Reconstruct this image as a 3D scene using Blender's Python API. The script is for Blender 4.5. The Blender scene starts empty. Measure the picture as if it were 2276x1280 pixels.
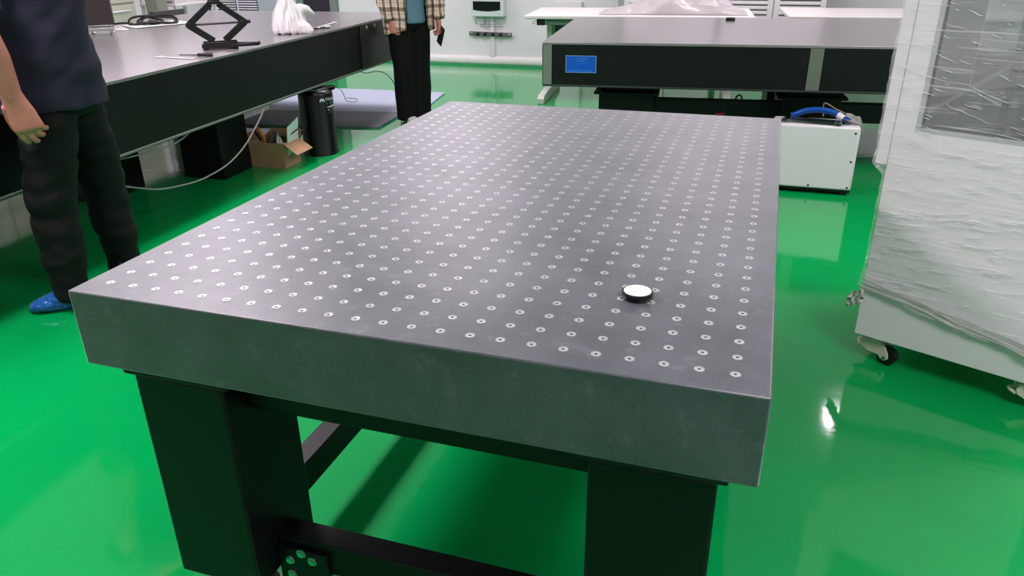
import bpy, bmesh, math, random
from mathutils import Vector, Matrix, Euler, noise
random.seed(7)
PI = math.pi
S = bpy.context.scene
COL = S.collection

# ------------------------------------------------------------------ camera, world, exposure
FPX = 1698.5                                    # focal length in pixels of the 2276 px wide frame
AZ, EL, ROLL = -0.321457, -0.429302, -0.012442
cam_d = bpy.data.cameras.new('camera'); cam_d.sensor_width = 36.0; cam_d.lens = FPX / 2276 * 36.0
cam_d.clip_start = 0.05; cam_d.clip_end = 100
cam = bpy.data.objects.new('camera', cam_d); COL.objects.link(cam)
fwd = Vector((math.sin(AZ) * math.cos(EL), math.cos(AZ) * math.cos(EL), math.sin(EL)))
rgt = fwd.cross(Vector((0, 0, 1))).normalized(); upv = rgt.cross(fwd)
cr, sr = math.cos(ROLL), math.sin(ROLL)
R_ = cr * rgt + sr * upv; U_ = -sr * rgt + cr * upv
CAMLOC = Vector((1.1456, -0.9277, 1.3623))
cam.matrix_world = Matrix(((R_.x, U_.x, -fwd.x, CAMLOC.x), (R_.y, U_.y, -fwd.y, CAMLOC.y), (R_.z, U_.z, -fwd.z, CAMLOC.z), (0, 0, 0, 1)))
S.camera = cam
w = bpy.data.worlds.new('world'); S.world = w; w.use_nodes = True
w.node_tree.nodes['Background'].inputs[0].default_value = (0.9, 0.95, 1, 1)
w.node_tree.nodes['Background'].inputs[1].default_value = 0.15
S.view_settings.view_transform = 'Standard'; S.view_settings.look = 'None'
S.view_settings.exposure = 0.0; S.view_settings.gamma = 1.0
try: S.view_settings.use_curve_mapping = False
except Exception: pass
LAMP_POWER = 31.0                               # emission of the ceiling panels
LAMP_COL = (1.0, 0.86, 0.965)
# ceiling panels: (x, y, along x, along y); a row over the left aisle, one over the right aisle, one along the left wall
LAMPS = [(-1.45, 5.25, 0.9, 0.6), (-1.5, 1.7, 0.6, 1.2), (-1.5, 0.2, 0.6, 1.2), (-4.3, 0.7, 0.6, 1.2), (-4.3, 5.6, 0.6, 1.2),
         (2.30, 5.58, 0.6, 0.3), (0.75, 6.5, 1.2, 0.3), (2.75, 2.4, 0.6, 1.2), (2.3, -0.5, 0.6, 1.2)]  # second and last of this line added to brighten back tables and cabinet front

# ------------------------------------------------------------------ helpers
def lin(c):
    return tuple(((x / 255) / 12.92 if x / 255 <= .04045 else ((x / 255 + .055) / 1.055) ** 2.4) for x in c) + (1,)
def mat(name, rgb, rough=.5, metal=0., spec=.5, var=0., vscale=6., bump=0., bscale=40., rvar=0., stretch=None, trans=0., alpha=1., coat=0., emit=0., ior=1.45):
    """Procedural Principled material: base colour with noise variation, noise bump and roughness variation."""
    m = bpy.data.materials.new(name); m.use_nodes = True
    nt = m.node_tree; N = nt.nodes; L = nt.links; b = N['Principled BSDF']
    col = lin(rgb)
    b.inputs['Roughness'].default_value = rough; b.inputs['Metallic'].default_value = metal
    b.inputs['Specular IOR Level'].default_value = spec; b.inputs['IOR'].default_value = ior
    b.inputs['Transmission Weight'].default_value = trans; b.inputs['Alpha'].default_value = alpha
    b.inputs['Coat Weight'].default_value = coat; b.inputs['Coat Roughness'].default_value = .05
    tc = N.new('ShaderNodeTexCoord'); mp = N.new('ShaderNodeMapping'); L.new(tc.outputs['Object'], mp.inputs[0])
    if stretch: mp.inputs['Scale'].default_value = stretch
    ns = N.new('ShaderNodeTexNoise'); ns.inputs['Scale'].default_value = vscale; ns.inputs['Detail'].default_value = 5
    L.new(mp.outputs[0], ns.inputs['Vector'])
    mx = N.new('ShaderNodeMix'); mx.data_type = 'RGBA'
    k = max(var, .0)
    mx.inputs[6].default_value = tuple(min(1, x * (1 - k)) for x in col[:3]) + (1,)
    mx.inputs[7].default_value = tuple(min(1, x * (1 + k)) for x in col[:3]) + (1,)
    rp = N.new('ShaderNodeMapRange'); rp.inputs[1].default_value = .3; rp.inputs[2].default_value = .7
    L.new(ns.outputs[0], rp.inputs[0]); L.new(rp.outputs[0], mx.inputs[0]); L.new(mx.outputs[2], b.inputs['Base Color'])
    if rvar:
        r2 = N.new('ShaderNodeMapRange'); r2.inputs[1].default_value = .3; r2.inputs[2].default_value = .7
        r2.inputs[3].default_value = max(0, rough - rvar); r2.inputs[4].default_value = rough + rvar
        L.new(ns.outputs[0], r2.inputs[0]); L.new(r2.outputs[0], b.inputs['Roughness'])
    if bump:
        nb = N.new('ShaderNodeTexNoise'); nb.inputs['Scale'].default_value = bscale; nb.inputs['Detail'].default_value = 4
        L.new(mp.outputs[0], nb.inputs['Vector'])
        bp = N.new('ShaderNodeBump'); bp.inputs['Strength'].default_value = bump; bp.inputs['Distance'].default_value = .01
        L.new(nb.outputs[0], bp.inputs['Height']); L.new(bp.outputs[0], b.inputs['Normal'])
    if emit:
        b.inputs['Emission Color'].default_value = col; b.inputs['Emission Strength'].default_value = emit
    return m

class MB:
    """Collects shapes into one mesh."""
    def __init__(s): s.v = []; s.f = []; s.mi = []; s.M = None
    def _add(s, vs, fs, mi=0):
        o = len(s.v)
        for p in vs:
            p = Vector(p); s.v.append(s.M @ p if s.M else p)
        for f in fs: s.f.append(tuple(i + o for i in f)); s.mi.append(mi)
        return s
    def box(s, x0, x1, y0, y1, z0, z1, mi=0):
        v = [(x0, y0, z0), (x1, y0, z0), (x1, y1, z0), (x0, y1, z0), (x0, y0, z1), (x1, y0, z1), (x1, y1, z1), (x0, y1, z1)]
        return s._add(v, [(3, 2, 1, 0), (4, 5, 6, 7), (0, 1, 5, 4), (1, 2, 6, 5), (2, 3, 7, 6), (3, 0, 4, 7)], mi)
    def bar(s, p0, p1, w, h, up=(0, 0, 1), mi=0):
        """Rectangular bar from p0 to p1, w wide and h high."""
        p0 = Vector(p0); p1 = Vector(p1); d = (p1 - p0).normalized(); u = Vector(up)
        sd = d.cross(u)
        if sd.length < 1e-4: sd = d.cross(Vector((1, 0, 0)))
        sd.normalize(); u = sd.cross(d).normalized()
        vs = []
        for p in (p0, p1):
            for a, b in ((-1, -1), (1, -1), (1, 1), (-1, 1)): vs.append(p + sd * a * w / 2 + u * b * h / 2)
        return s._add(vs, [(0, 1, 2, 3), (7, 6, 5, 4), (0, 4, 5, 1), (1, 5, 6, 2), (2, 6, 7, 3), (3, 7, 4, 0)], mi)
    def cyl(s, p0, p1, r0, r1=None, n=16, cap=True, mi=0):
        return s.tube([p0, p1], [r0, r0 if r1 is None else r1], n, cap, mi)
    def tube(s, pts, r, n=10, cap=True, mi=0, closed=False):
        P = [Vector(p) for p in pts]; k = len(P)
        rr = r if isinstance(r, (list, tuple)) else [r] * k
        T = []
        for i in range(k):
            a = P[(i - 1) % k] if (closed or i > 0) else P[i]; b = P[(i + 1) % k] if (closed or i < k - 1) else P[i]
            t = (b - a); T.append(t.normalized() if t.length > 1e-9 else Vector((0, 0, 1)))
        x = T[0].orthogonal().normalized(); vs = []
        for i in range(k):
            x = (x - T[i] * x.dot(T[i])); x = x.normalized() if x.length > 1e-6 else T[i].orthogonal().normalized()
            y = T[i].cross(x)
            for j in range(n):
                a = 2 * PI * j / n; vs.append(P[i] + (x * math.cos(a) + y * math.sin(a)) * rr[i])
        fs = []
        for i in range(k if closed else k - 1):
            for j in range(n):
                a = i * n + j; b = i * n + (j + 1) % n; i2 = (i + 1) % k
                fs.append((a, b, i2 * n + (j + 1) % n, i2 * n + j))
        if cap and not closed:
            fs.append(tuple(range(n - 1, -1, -1))); fs.append(tuple((k - 1) * n + j for j in range(n)))
        return s._add(vs, fs, mi)
    def loft(s, rings, n=20, cap=True, mi=0):
        """rings: (centre, axis a vector, axis b vector) ellipses."""
        vs = []; k = len(rings)
        for c, a, b in rings:
            c = Vector(c); a = Vector(a); b = Vector(b)
            for j in range(n):
                t = 2 * PI * j / n; vs.append(c + a * math.cos(t) + b * math.sin(t))
        fs = [(i * n + j, i * n + (j + 1) % n, (i + 1) * n + (j + 1) % n, (i + 1) * n + j) for i in range(k - 1) for j in range(n)]
        if cap: fs.append(tuple(range(n - 1, -1, -1))); fs.append(tuple((k - 1) * n + j for j in range(n)))
        return s._add(vs, fs, mi)
    def lathe(s, prof, c=(0, 0, 0), n=32, mi=0, cap=True):
        c = Vector(c); return s.loft([(c + Vector((0, 0, z)), (r, 0, 0), (0, r, 0)) for r, z in prof], n, cap, mi)
    def sphere(s, c, r, n=12, mi=0):
        c = Vector(c); rx, ry, rz = r if isinstance(r, (tuple, list)) else (r, r, r)
        return s.loft([(c + Vector((0, 0, -rz * math.cos(PI * (i + .15) / (n + .3 - 0)))), (rx * math.sin(PI * (i + .15) / (n + .3)), 0, 0), (0, ry * math.sin(PI * (i + .15) / (n + .3)), 0)) for i in range(n + 1)], 16, True, mi)
    def prism(s, poly, z0, z1, mi=0):
        n = len(poly)
        vs = [(x, y, z0) for x, y in poly] + [(x, y, z1) for x, y in poly]
        fs = [tuple(range(n - 1, -1, -1)), tuple(range(n, 2 * n))] + [(i, (i + 1) % n, n + (i + 1) % n, n + i) for i in range(n)]
        return s._add(vs, fs, mi)
    def grid(s, fn, nu, nv, mi=0, wrap=False):
        vs = [fn(i / nu, j / nv) for j in range(nv + 1) for i in range(nu + (0 if wrap else 1))]
        W = nu if wrap else nu + 1
        fs = [(j * W + i, j * W + (i + 1) % W, (j + 1) * W + (i + 1) % W, (j + 1) * W + i) for j in range(nv) for i in range(nu)]
        return s._add(vs, fs, mi)
    def mesh(s, name):
        me = bpy.data.meshes.new(name); me.from_pydata([tuple(p) for p in s.v], [], s.f)
        for p, i in zip(me.polygons, s.mi): p.material_index = i
        return me
    def build(s, name, m, parent=None, smooth=True, bevel=0., seg=2, thick=0., subsurf=0, angle=40, fixn=True):
        me = s.mesh(name)
        if fixn:
            bm = bmesh.new(); bm.from_mesh(me); bmesh.ops.recalc_face_normals(bm, faces=bm.faces[:]); bm.to_mesh(me); bm.free()
        return link(name, me, m, parent, smooth, bevel, seg, thick, subsurf, angle)
def link(name, me, m, parent=None, smooth=True, bevel=0., seg=2, thick=0., subsurf=0, angle=40):
    for x in (m if isinstance(m, (list, tuple)) else [m]): me.materials.append(x)
    if smooth:
        me.polygons.foreach_set('use_smooth', [True] * len(me.polygons))
        me.set_sharp_from_angle(angle=math.radians(angle))
    o = bpy.data.objects.new(name, me); COL.objects.link(o)
    if parent: o.parent = parent
    if thick:
        md = o.modifiers.new('thickness', 'SOLIDIFY'); md.thickness = thick; md.offset = 0
    if bevel:
        md = o.modifiers.new('bevel', 'BEVEL'); md.width = bevel; md.segments = seg; md.limit_method = 'ANGLE'; md.angle_limit = math.radians(35)
        md.harden_normals = False
    if subsurf:
        md = o.modifiers.new('subsurf', 'SUBSURF'); md.levels = subsurf; md.render_levels = subsurf
    return o
def tag(o, label=None, cat=None, group=None, kind=None):
    if label: o['label'] = label
    if cat: o['category'] = cat
    if group: o['group'] = group
    if kind: o['kind'] = kind
    return o
def thing(name, label, cat, loc=(0, 0, 0), rz=0, group=None):
    o = bpy.data.objects.new(name, None); COL.objects.link(o); o.location = loc; o.rotation_euler = (0, 0, rz)
    o.empty_display_size = .05
    return tag(o, label, cat, group)
def fuse(mb, voxel=.01, smooth=4, folds=None, name='fused'):
    """Unite the collected closed shapes into one continuous smooth surface."""
    me = mb.mesh('tmp'); o = bpy.data.objects.new('tmp', me); COL.objects.link(o)
    r = o.modifiers.new('r', 'REMESH'); r.mode = 'VOXEL'; r.voxel_size = voxel
    if smooth:
        sm = o.modifiers.new('s', 'SMOOTH'); sm.iterations = smooth; sm.factor = .5
    dg = bpy.context.evaluated_depsgraph_get(); dg.update()
    out = bpy.data.meshes.new_from_object(o.evaluated_get(dg)); out.name = name
    bpy.data.objects.remove(o); bpy.data.meshes.remove(me)
    if folds:
        nn = [v.normal.copy() for v in out.vertices]
        for v, n in zip(out.vertices, nn): v.co += n * folds(v.co)
    return out
def text_mesh(txt, size, extrude=0.0):
    cu = bpy.data.curves.new('t', 'FONT'); cu.body = txt; cu.size = size; cu.extrude = extrude; cu.resolution_u = 3
    o = bpy.data.objects.new('t', cu); COL.objects.link(o)
    dg = bpy.context.evaluated_depsgraph_get(); dg.update()
    me = bpy.data.meshes.new_from_object(o.evaluated_get(dg)); bpy.data.objects.remove(o); bpy.data.curves.remove(cu)
    return me
def nz(p, s=1.0): return noise.noise(Vector(p) * s)

# ------------------------------------------------------------------ materials
m_wall = mat('wall_paint', (226, 224, 226), .45, var=.015, vscale=2)
m_ceil = mat('ceiling_paint', (235, 235, 235), .7)
m_base = mat('white_rail', (232, 228, 228), .3)
m_cove = mat('green_cove', (70, 150, 105), .3)
m_alu = mat('brushed_aluminium', (190, 190, 192), .35, 1, var=.05, vscale=20)
m_chrome = mat('polished_steel', (205, 205, 208), .16, 1)
m_black = mat('black_powder_coat', (10, 11, 12), .45, spec=.35, var=.15, bump=.05, bscale=300)
m_blackg = mat('black_gloss', (10, 11, 12), .18)
m_blackr = mat('black_rubber', (20, 20, 21), .6)
m_jack = mat('black_jack_paint', (20, 18, 19), .35)
m_white = mat('white_paint', (222, 217, 221), .35, var=.01)
m_bench = mat('bench_laminate', (224, 219, 216), .35)
m_benchleg = mat('bench_steel', (205, 206, 200), .4)
m_cab = mat('cabinet_paint', (234, 227, 232), .4, var=.01)
m_skin = mat('skin', (202, 126, 114), .55, var=.08, vscale=14, bump=.08, bscale=60)
m_card = mat('cardboard', (176, 138, 104), .8, var=.06, vscale=12)
m_blue = mat('blue_hose', (12, 74, 160), .3)
m_optic = mat('table_skin', (142, 138, 140), .27, .35, var=.025, vscale=2)
m_darkpanel = mat('dark_steel_plate', (52, 47, 47), .38, .4, var=.1)
m_trim = mat('grey_trim', (120, 128, 120), .4, .3)

def floor_mat():
    m = mat('green_epoxy', (4, 156, 76), .075, spec=.72, var=.06, vscale=.8)
    nt = m.node_tree; N = nt.nodes; L = nt.links; b = N['Principled BSDF']
    tc = N.new('ShaderNodeTexCoord')
    n1 = N.new('ShaderNodeTexNoise'); n1.inputs['Scale'].default_value = 2.2; n1.inputs['Detail'].default_value = 3
    n2 = N.new('ShaderNodeTexNoise'); n2.inputs['Scale'].default_value = 14; n2.inputs['Detail'].default_value = 2
    for n in (n1, n2): L.new(tc.outputs['Object'], n.inputs['Vector'])
    ad = N.new('ShaderNodeMath'); ad.operation = 'MULTIPLY_ADD'; ad.inputs[1].default_value = .12; L.new(n2.outputs[0], ad.inputs[0]); L.new(n1.outputs[0], ad.inputs[2])
    bp = N.new('ShaderNodeBump'); bp.inputs['Strength'].default_value = .10; bp.inputs['Distance'].default_value = .02
    L.new(ad.outputs[0], bp.inputs['Height']); L.new(bp.outputs[0], b.inputs['Normal'])
    rr = N.new('ShaderNodeMapRange'); rr.inputs[1].default_value = .35; rr.inputs[2].default_value = .7; rr.inputs[3].default_value = .05; rr.inputs[4].default_value = .11
    L.new(n1.outputs[0], rr.inputs[0]); L.new(rr.outputs[0], b.inputs['Roughness'])
    return m
m_floor = floor_mat()
def granite_mat():
    m = bpy.data.materials.new('granite'); m.use_nodes = True; nt = m.node_tree; N = nt.nodes; L = nt.links; b = N['Principled BSDF']
    tc = N.new('ShaderNodeTexCoord')
    def ns(sc, det=5, st=None):
        n = N.new('ShaderNodeTexNoise'); n.inputs['Scale'].default_value = sc; n.inputs['Detail'].default_value = det; n.inputs['Roughness'].default_value = .65
        L.new(tc.outputs['Object'], n.inputs['Vector']); return n
    a = ns(5, 6); g = ns(220, 3); sc = ns(28, 8)
    r1 = N.new('ShaderNodeValToRGB'); e = r1.color_ramp.elements
    e[0].position = .32; e[0].color = lin((47, 48, 57)); e[1].position = .68; e[1].color = lin((84, 84, 94))
    L.new(a.outputs[0], r1.inputs[0])
    r2 = N.new('ShaderNodeValToRGB'); e = r2.color_ramp.elements         # fine grain
    e[0].position = .35; e[0].color = (.78, .78, .78, 1); e[1].position = .7; e[1].color = (1.22, 1.22, 1.22, 1)
    L.new(g.outputs[0], r2.inputs[0])
    mu = N.new('ShaderNodeMix'); mu.data_type = 'RGBA'; mu.blend_type = 'MULTIPLY'; mu.inputs[0].default_value = .8
    L.new(r1.outputs[0], mu.inputs[6]); L.new(r2.outputs[0], mu.inputs[7])
    r3 = N.new('ShaderNodeValToRGB'); e = r3.color_ramp.elements         # pale scuffs and dust
    e[0].position = .56; e[0].color = (0, 0, 0, 1); e[1].position = .80; e[1].color = (.62, .62, .62, 1)
    L.new(sc.outputs[0], r3.inputs[0])
    mx = N.new('ShaderNodeMix'); mx.data_type = 'RGBA'; mx.inputs[7].default_value = lin((125, 125, 132))
    L.new(r3.outputs[0], mx.inputs[0]); L.new(mu.outputs[2], mx.inputs[6]); L.new(mx.outputs[2], b.inputs['Base Color'])
    rr = N.new('ShaderNodeMapRange'); rr.inputs[1].default_value = .3; rr.inputs[2].default_value = .7; rr.inputs[3].default_value = .34; rr.inputs[4].default_value = .46
    L.new(sc.outputs[0], rr.inputs[0]); L.new(rr.outputs[0], b.inputs['Roughness'])
    b.inputs['Specular IOR Level'].default_value = .9
    b.inputs['Sheen Weight'].default_value = .9; b.inputs['Sheen Roughness'].default_value = .35; b.inputs['Sheen Tint'].default_value = (.93, .90, .97, 1)   # dusty sheen put in to brighten the top at grazing view
    bp = N.new('ShaderNodeBump'); bp.inputs['Strength'].default_value = .15; bp.inputs['Distance'].default_value = .002
    L.new(g.outputs[0], bp.inputs['Height']); L.new(bp.outputs[0], b.inputs['Normal'])
    return m
m_granite = granite_mat()

# ------------------------------------------------------------------ the room
XL, XR, YF, YB, ZC = -5.6, 4.8, -4.2, 7.82, 2.7
def struct(name, mb, m, **k): return tag(mb.build(name, m, **k), kind='structure')
tag(struct('floor', MB().box(XL, XR, YF, YB, -.1, 0), m_floor, smooth=False), 'glossy green epoxy floor')
struct('ceiling', MB().box(XL, XR, YF, YB, ZC, ZC + .1), m_ceil, smooth=False)
struct('wall_back', MB().box(XL - .1, XR + .1, YB, YB + .1, 0, ZC), m_wall, smooth=False)
struct('wall_front', MB().box(XL - .1, XR + .1, YF - .1, YF, 0, ZC), m_wall, smooth=False)
struct('wall_left', MB().box(XL - .1, XL, YF, YB, 0, ZC), m_wall, smooth=False)
struct('wall_right', MB().box(XR, XR + .1, YF, YB, 0, ZC), m_wall, smooth=False)
def rail(x0, x1):
    pr = [(0, .022), (-.028, .022), (-.036, .034), (-.038, .06), (-.034, .085), (-.022, .1), (-.006, .106), (0, .106)]
    mb = MB(); n = len(pr)
    mb._add([(x, YB + y, z) for x in (x0, x1) for y, z in pr], [(i, i + 1, n + i + 1, n + i) for i in range(n - 1)] + [tuple(range(n)), tuple(range(2 * n - 1, n - 1, -1))])
    return mb
struct('baseboard_back', rail(XL, XR), m_base)
struct('trim_1', MB().box(XL, XR, YB - .03, YB, 0, .022), m_cove, smooth=False)
m_lampw = mat('lamp_frame', (235, 235, 235), .4)
m_lamp = bpy.data.materials.new('lamp_diffuser'); m_lamp.use_nodes = True
_b = m_lamp.node_tree.nodes['Principled BSDF']; _b.inputs['Base Color'].default_value = (.9, .9, .9, 1)
_b.inputs['Emission Color'].default_value = LAMP_COL + (1,); _b.inputs['Emission Strength'].default_value = LAMP_POWER
for (x, y, a, b) in LAMPS:
    t = thing('ceiling_light', 'flat white LED ceiling panel', 'ceiling light', (x, y, ZC), 0, 'LED panels in the ceiling')
    MB().box(-a / 2, a / 2, -b / 2, b / 2, -.012, -.006).build('diffuser', m_lamp, t, smooth=False)
    fr = MB(); q = .02
    fr.box(-a / 2 - q, a / 2 + q, -b / 2 - q, -b / 2, -.016, 0).box(-a / 2 - q, a / 2 + q, b / 2, b / 2 + q, -.016, 0)
    fr.box(-a / 2 - q, -a / 2, -b / 2, b / 2, -.016, 0).box(a / 2, a / 2 + q, -b / 2, b / 2, -.016, 0)
    fr.build('frame', m_lampw, t, smooth=False)

# ------------------------------------------------------------------ granite table on a steel stand
gt = thing('granite_table', 'grey granite surface plate table studded with steel thread inserts on a black stand', 'table', (0, 0, 0))
slab = MB().box(0, 1.2, 0, 1.8, .65, .8).build('slab', m_granite, gt, bevel=.003, seg=2)
tag(slab, 'grey granite slab')
m_ins = mat('insert_steel', (196, 193, 194), .38, .55, var=.10, vscale=60)
m_hole = mat('insert_hole', (30, 28, 27), .6)
def insert_shape(mb, x=0, y=0, z=.8, n=12):
    r = ((.0080, -.0002), (.0076, .0007), (.0036, .0007), (.0022, .0002))
    vs = [(x + q * math.cos(2 * PI * j / n), y + q * math.sin(2 * PI * j / n), z + h) for q, h in r for j in range(n)]
    fs = [(i * n + j, i * n + (j + 1) % n, (i + 1) * n + (j + 1) % n, (i + 1) * n + j) for i in range(1, 3) for j in range(n)]
    mb._add(vs, fs, 0); o = len(mb.v) - len(vs)
    mb.f.append(tuple(o + 3 * n + j for j in range(n))); mb.mi.append(1)
    mb.f.extend((o + j, o + (j + 1) % n, o + n + (j + 1) % n, o + n + j) for j in range(n)); mb.mi.extend([0] * n)
spots = sorted([(.05 + .05 * i, .05 + .05 * j) for i in range(23) for j in range(35)], key=lambda p: (Vector((p[0], p[1], .8)) - CAMLOC).length)
mb = MB(); insert_shape(mb, 0, 0, 0); ins_me = mb.mesh('insert')
for x in (m_ins, m_hole): ins_me.materials.append(x)
ins_me.polygons.foreach_set('use_smooth', [True] * len(ins_me.polygons)); ins_me.set_sharp_from_angle(angle=math.radians(25))
for x, y in spots[:300]:
    o = bpy.data.objects.new('insert', ins_me); COL.objects.link(o); o.parent = slab; o.location = (x, y, .8); o.rotation_euler.z = random.uniform(0, 6)
    o.rotation_euler.x = random.gauss(0, .012); o.rotation_euler.y = random.gauss(0, .012)
mb = MB()
for x, y in spots[300:]: insert_shape(mb, x, y, .8, 10)
tag(mb.build('insert_field', [m_ins, m_hole], slab, angle=25, fixn=False), kind='stuff')
LEGS = [(.06, .04), (.945, .04), (.06, 1.55), (.945, 1.55)]
for lx, ly in LEGS:
    lg = MB().box(lx, lx + .2, ly, ly + .21, .12, .615).build('leg', m_black, gt, bevel=.006)
    MB().cyl((lx + .1, ly + .105, .03), (lx + .1, ly + .105, .12), .018, n=12).lathe([(.05, 0), (.05, .012), (.03, .03)], (lx + .1, ly + .105, 0), 20).build('levelling_foot', m_black, lg)
    MB().box(lx - .02, lx + .215, ly - .005, ly + .22, .615, .629).build('support_pad', m_blackr, lg, bevel=.004)
    MB().cyl((lx + .1, ly + .105, .629), (lx + .1, ly + .105, .65), .05, n=20).build('jack_screw', m_black, lg)
for y0 in (.1, 1.61): MB().box(.26, .945, y0, y0 + .08, .54, .615).build('top_beam', m_black, gt, bevel=.004)
for x0 in (.12, 1.0): MB().box(x0, x0 + .08, .25, 1.55, .54, .615).build('top_beam', m_black, gt, bevel=.004)
for y0 in (.122, 1.63): MB().box(.26, .945, y0, y0 + .055, .125, .205).build('stretcher', m_black, gt, bevel=.003)
for x0 in (.13, 1.02): MB().box(x0, x0 + .055, .25, 1.55, .125, .205).build('stretcher', m_black, gt, bevel=.003)
for sx, x0 in ((1, .262), (-1, .943)):
    br = MB().box(min(x0, x0 + sx * .12), max(x0, x0 + sx * .12), .108, .122, .09, .185).build('caster_bracket', m_black, gt, bevel=.003)
    for bx, bz in ((.03, .155), (.085, .165), (.06, .18), (.03, .115), (.085, .115)):
        b_ = MB().cyl((x0 + sx * bx, .108, bz), (x0 + sx * bx, .102, bz), .008, n=6).cyl((x0 + sx * bx, .108, bz), (x0 + sx * bx, .106, bz), .011, n=16)
        b_.build('bolt', m_chrome, br)
pk = thing('round_puck', 'round black-rimmed disc with a white top lying on the granite slab', 'disc', (.975, .264, .8008))
MB().lathe([(.0262, 0), (.0268, .0008), (.0268, .010), (.0262, .0112), (.0238, .0112)], (0, 0, 0), 48).build('rim', m_blackg, pk)
MB().lathe([(.0238, .0105), (.0238, .0117), (.0236, .0119)], (0, 0, 0), 48).build('disc_top', mat('puck_white', (226, 222, 220), .3), pk)

# ------------------------------------------------------------------ the long optical table on the left
LT = thing('optical_table', 'long dark optical table with a pale grey top beside the man', 'table', (-1.83, 5.30, 0), math.radians(2.92))
LW, LL = 1.9, 4.75
MB().box(-LW, 0, -LL, 0, .785, .80).build('top_skin', m_optic, LT, bevel=.002)
MB().box(-LW + .004, -.004, -LL + .004, -.004, .475, .785).build('side_panel', m_black, LT)
MB().box(-LW, .003, -LL, .003, .463, .475).build('bottom_skin', m_trim, LT, bevel=.002)
MB().box(-LW, 0, -LL, 0, .461, .463).build('underside', m_black, LT)
cp = MB().box(-.004, .006, -.93, .006, .476, .784).build('corner_plate', m_darkpanel, LT, bevel=.002)
for yy, zz in ((-.83, .762), (-.69, .764), (-.06, .762), (-.12, .50)):
    MB().lathe([(.017, 0), (.017, .003), (.011, .008), (.004, .0095)], (0, 0, 0), 16).build('bolt', m_chrome, cp).matrix_local = Matrix.Translation((.006, yy, zz)) @ Matrix.Rotation(PI / 2, 4, 'Y')
def drum(loc, logo=False):
    d = MB().lathe([(.121, 0), (.121, .012), (.117, .02), (.117, .41), (.114, .425), (.1, .437), (.085, .441)], loc, 40).build('isolator_leg', mat('isolator_black', (11, 13, 14), .3), LT)
    MB().lathe([(.086, .43), (.086, .447), (.08, .4495)], loc, 40).build('rim', mat('isolator_rim', (150, 150, 150), .25, .9), d)
    MB().cyl((loc[0], loc[1], .44), (loc[0], loc[1], .461), .06, n=24).build('piston', m_black, d)
    return d
inv = Matrix.Rotation(-math.radians(2.92), 4, 'Z')
def ltl(x, y, z=0): return inv @ Vector((x + 1.83, y - 5.30, z))
dA = ltl(-1.80, 3.70)
dr = drum(dA)
for q in ((-3.35, 4.6), (-1.85, .72), (-3.3, 3.05)): drum(ltl(*q))
MB().cyl((dA[0] + .05, dA[1] + .045, .438), (dA[0] + .105, dA[1] + .06, .445), .017, n=16).sphere((dA[0] + .105, dA[1] + .06, .446), .019).build('levelling_valve', m_blackg, dr)
# print on the isolator
wr = []
def wrap_print(me, ang0, z0, rad=.1175, m=None, name='logo_print'):
    for v in me.vertices:
        a = ang0 + v.co.x / rad; z = z0 + v.co.y
        v.co = Vector((dA[0] + rad * math.cos(a), dA[1] + rad * math.sin(a), z))
    return link(name, me, m, dr, smooth=False)
m_print = mat('white_print', (215, 218, 220), .6); m_teal = mat('teal_print', (62, 118, 128), .6)
ROT = -math.radians(2.92)
wrap_print(text_mesh('Newport', .036), math.radians(-24) + ROT, .372, m=m_print)
mb = MB()
for k in (-1, 0, 1):
    n = 12
    pts = [((k * .0125) + .0042 * math.cos(2 * PI * j / n) - k * .004 * math.sin(2 * PI * j / n), .013 - abs(k) * .001 + .0125 * math.sin(2 * PI * j / n), 0) for j in range(n)]
    mb._add(pts, [tuple(range(n))])
wrap_print(mb.mesh('logo'), math.radians(-37) + ROT, .368, m=m_print, name='logo_mark')
random.seed(3)
def glyph_row(width, h):
    mb = MB(); x = 0
    while x < width:
        g = random.uniform(.35, .75) * h
        if random.random() > .12:
            b0 = random.uniform(0, .25) * h; b1 = h * random.uniform(.7, 1)
            mb._add([(x, b0, 0), (x + g, b0, 0), (x + g, b1, 0), (x, b1, 0)], [(0, 1, 2, 3)])
        x += g + h * .18
    return mb.mesh('row')
wrap_print(glyph_row(.11, .018), math.radians(-21) + ROT, .346, m=m_teal, name='print_row')
wrap_print(glyph_row(.10, .017), math.radians(-20) + ROT, .322, m=m_print, name='print_row')
wrap_print(glyph_row(.10, .013), math.radians(-19) + ROT, .305, m=mat('grey_print', (150, 155, 158), .6), name='print_row')
wrap_print(glyph_row(.08, .008), math.radians(-17) + ROT, .290, m=mat('dim_print', (105, 108, 110), .6), name='print_row')
pc = ltl(-2.18, 3.07)
MB().box(pc[0] - .15, pc[0] + .15, pc[1] - .15, pc[1] + .15, 0, .461).build('pedestal', m_black, LT, bevel=.01)
pc = ltl(-2.56, 2.50)
MB().box(pc[0] - .15, pc[0] + .15, pc[1] - .17, pc[1] + .17, 0, .461).build('pedestal', m_black, LT, bevel=.01)

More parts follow.
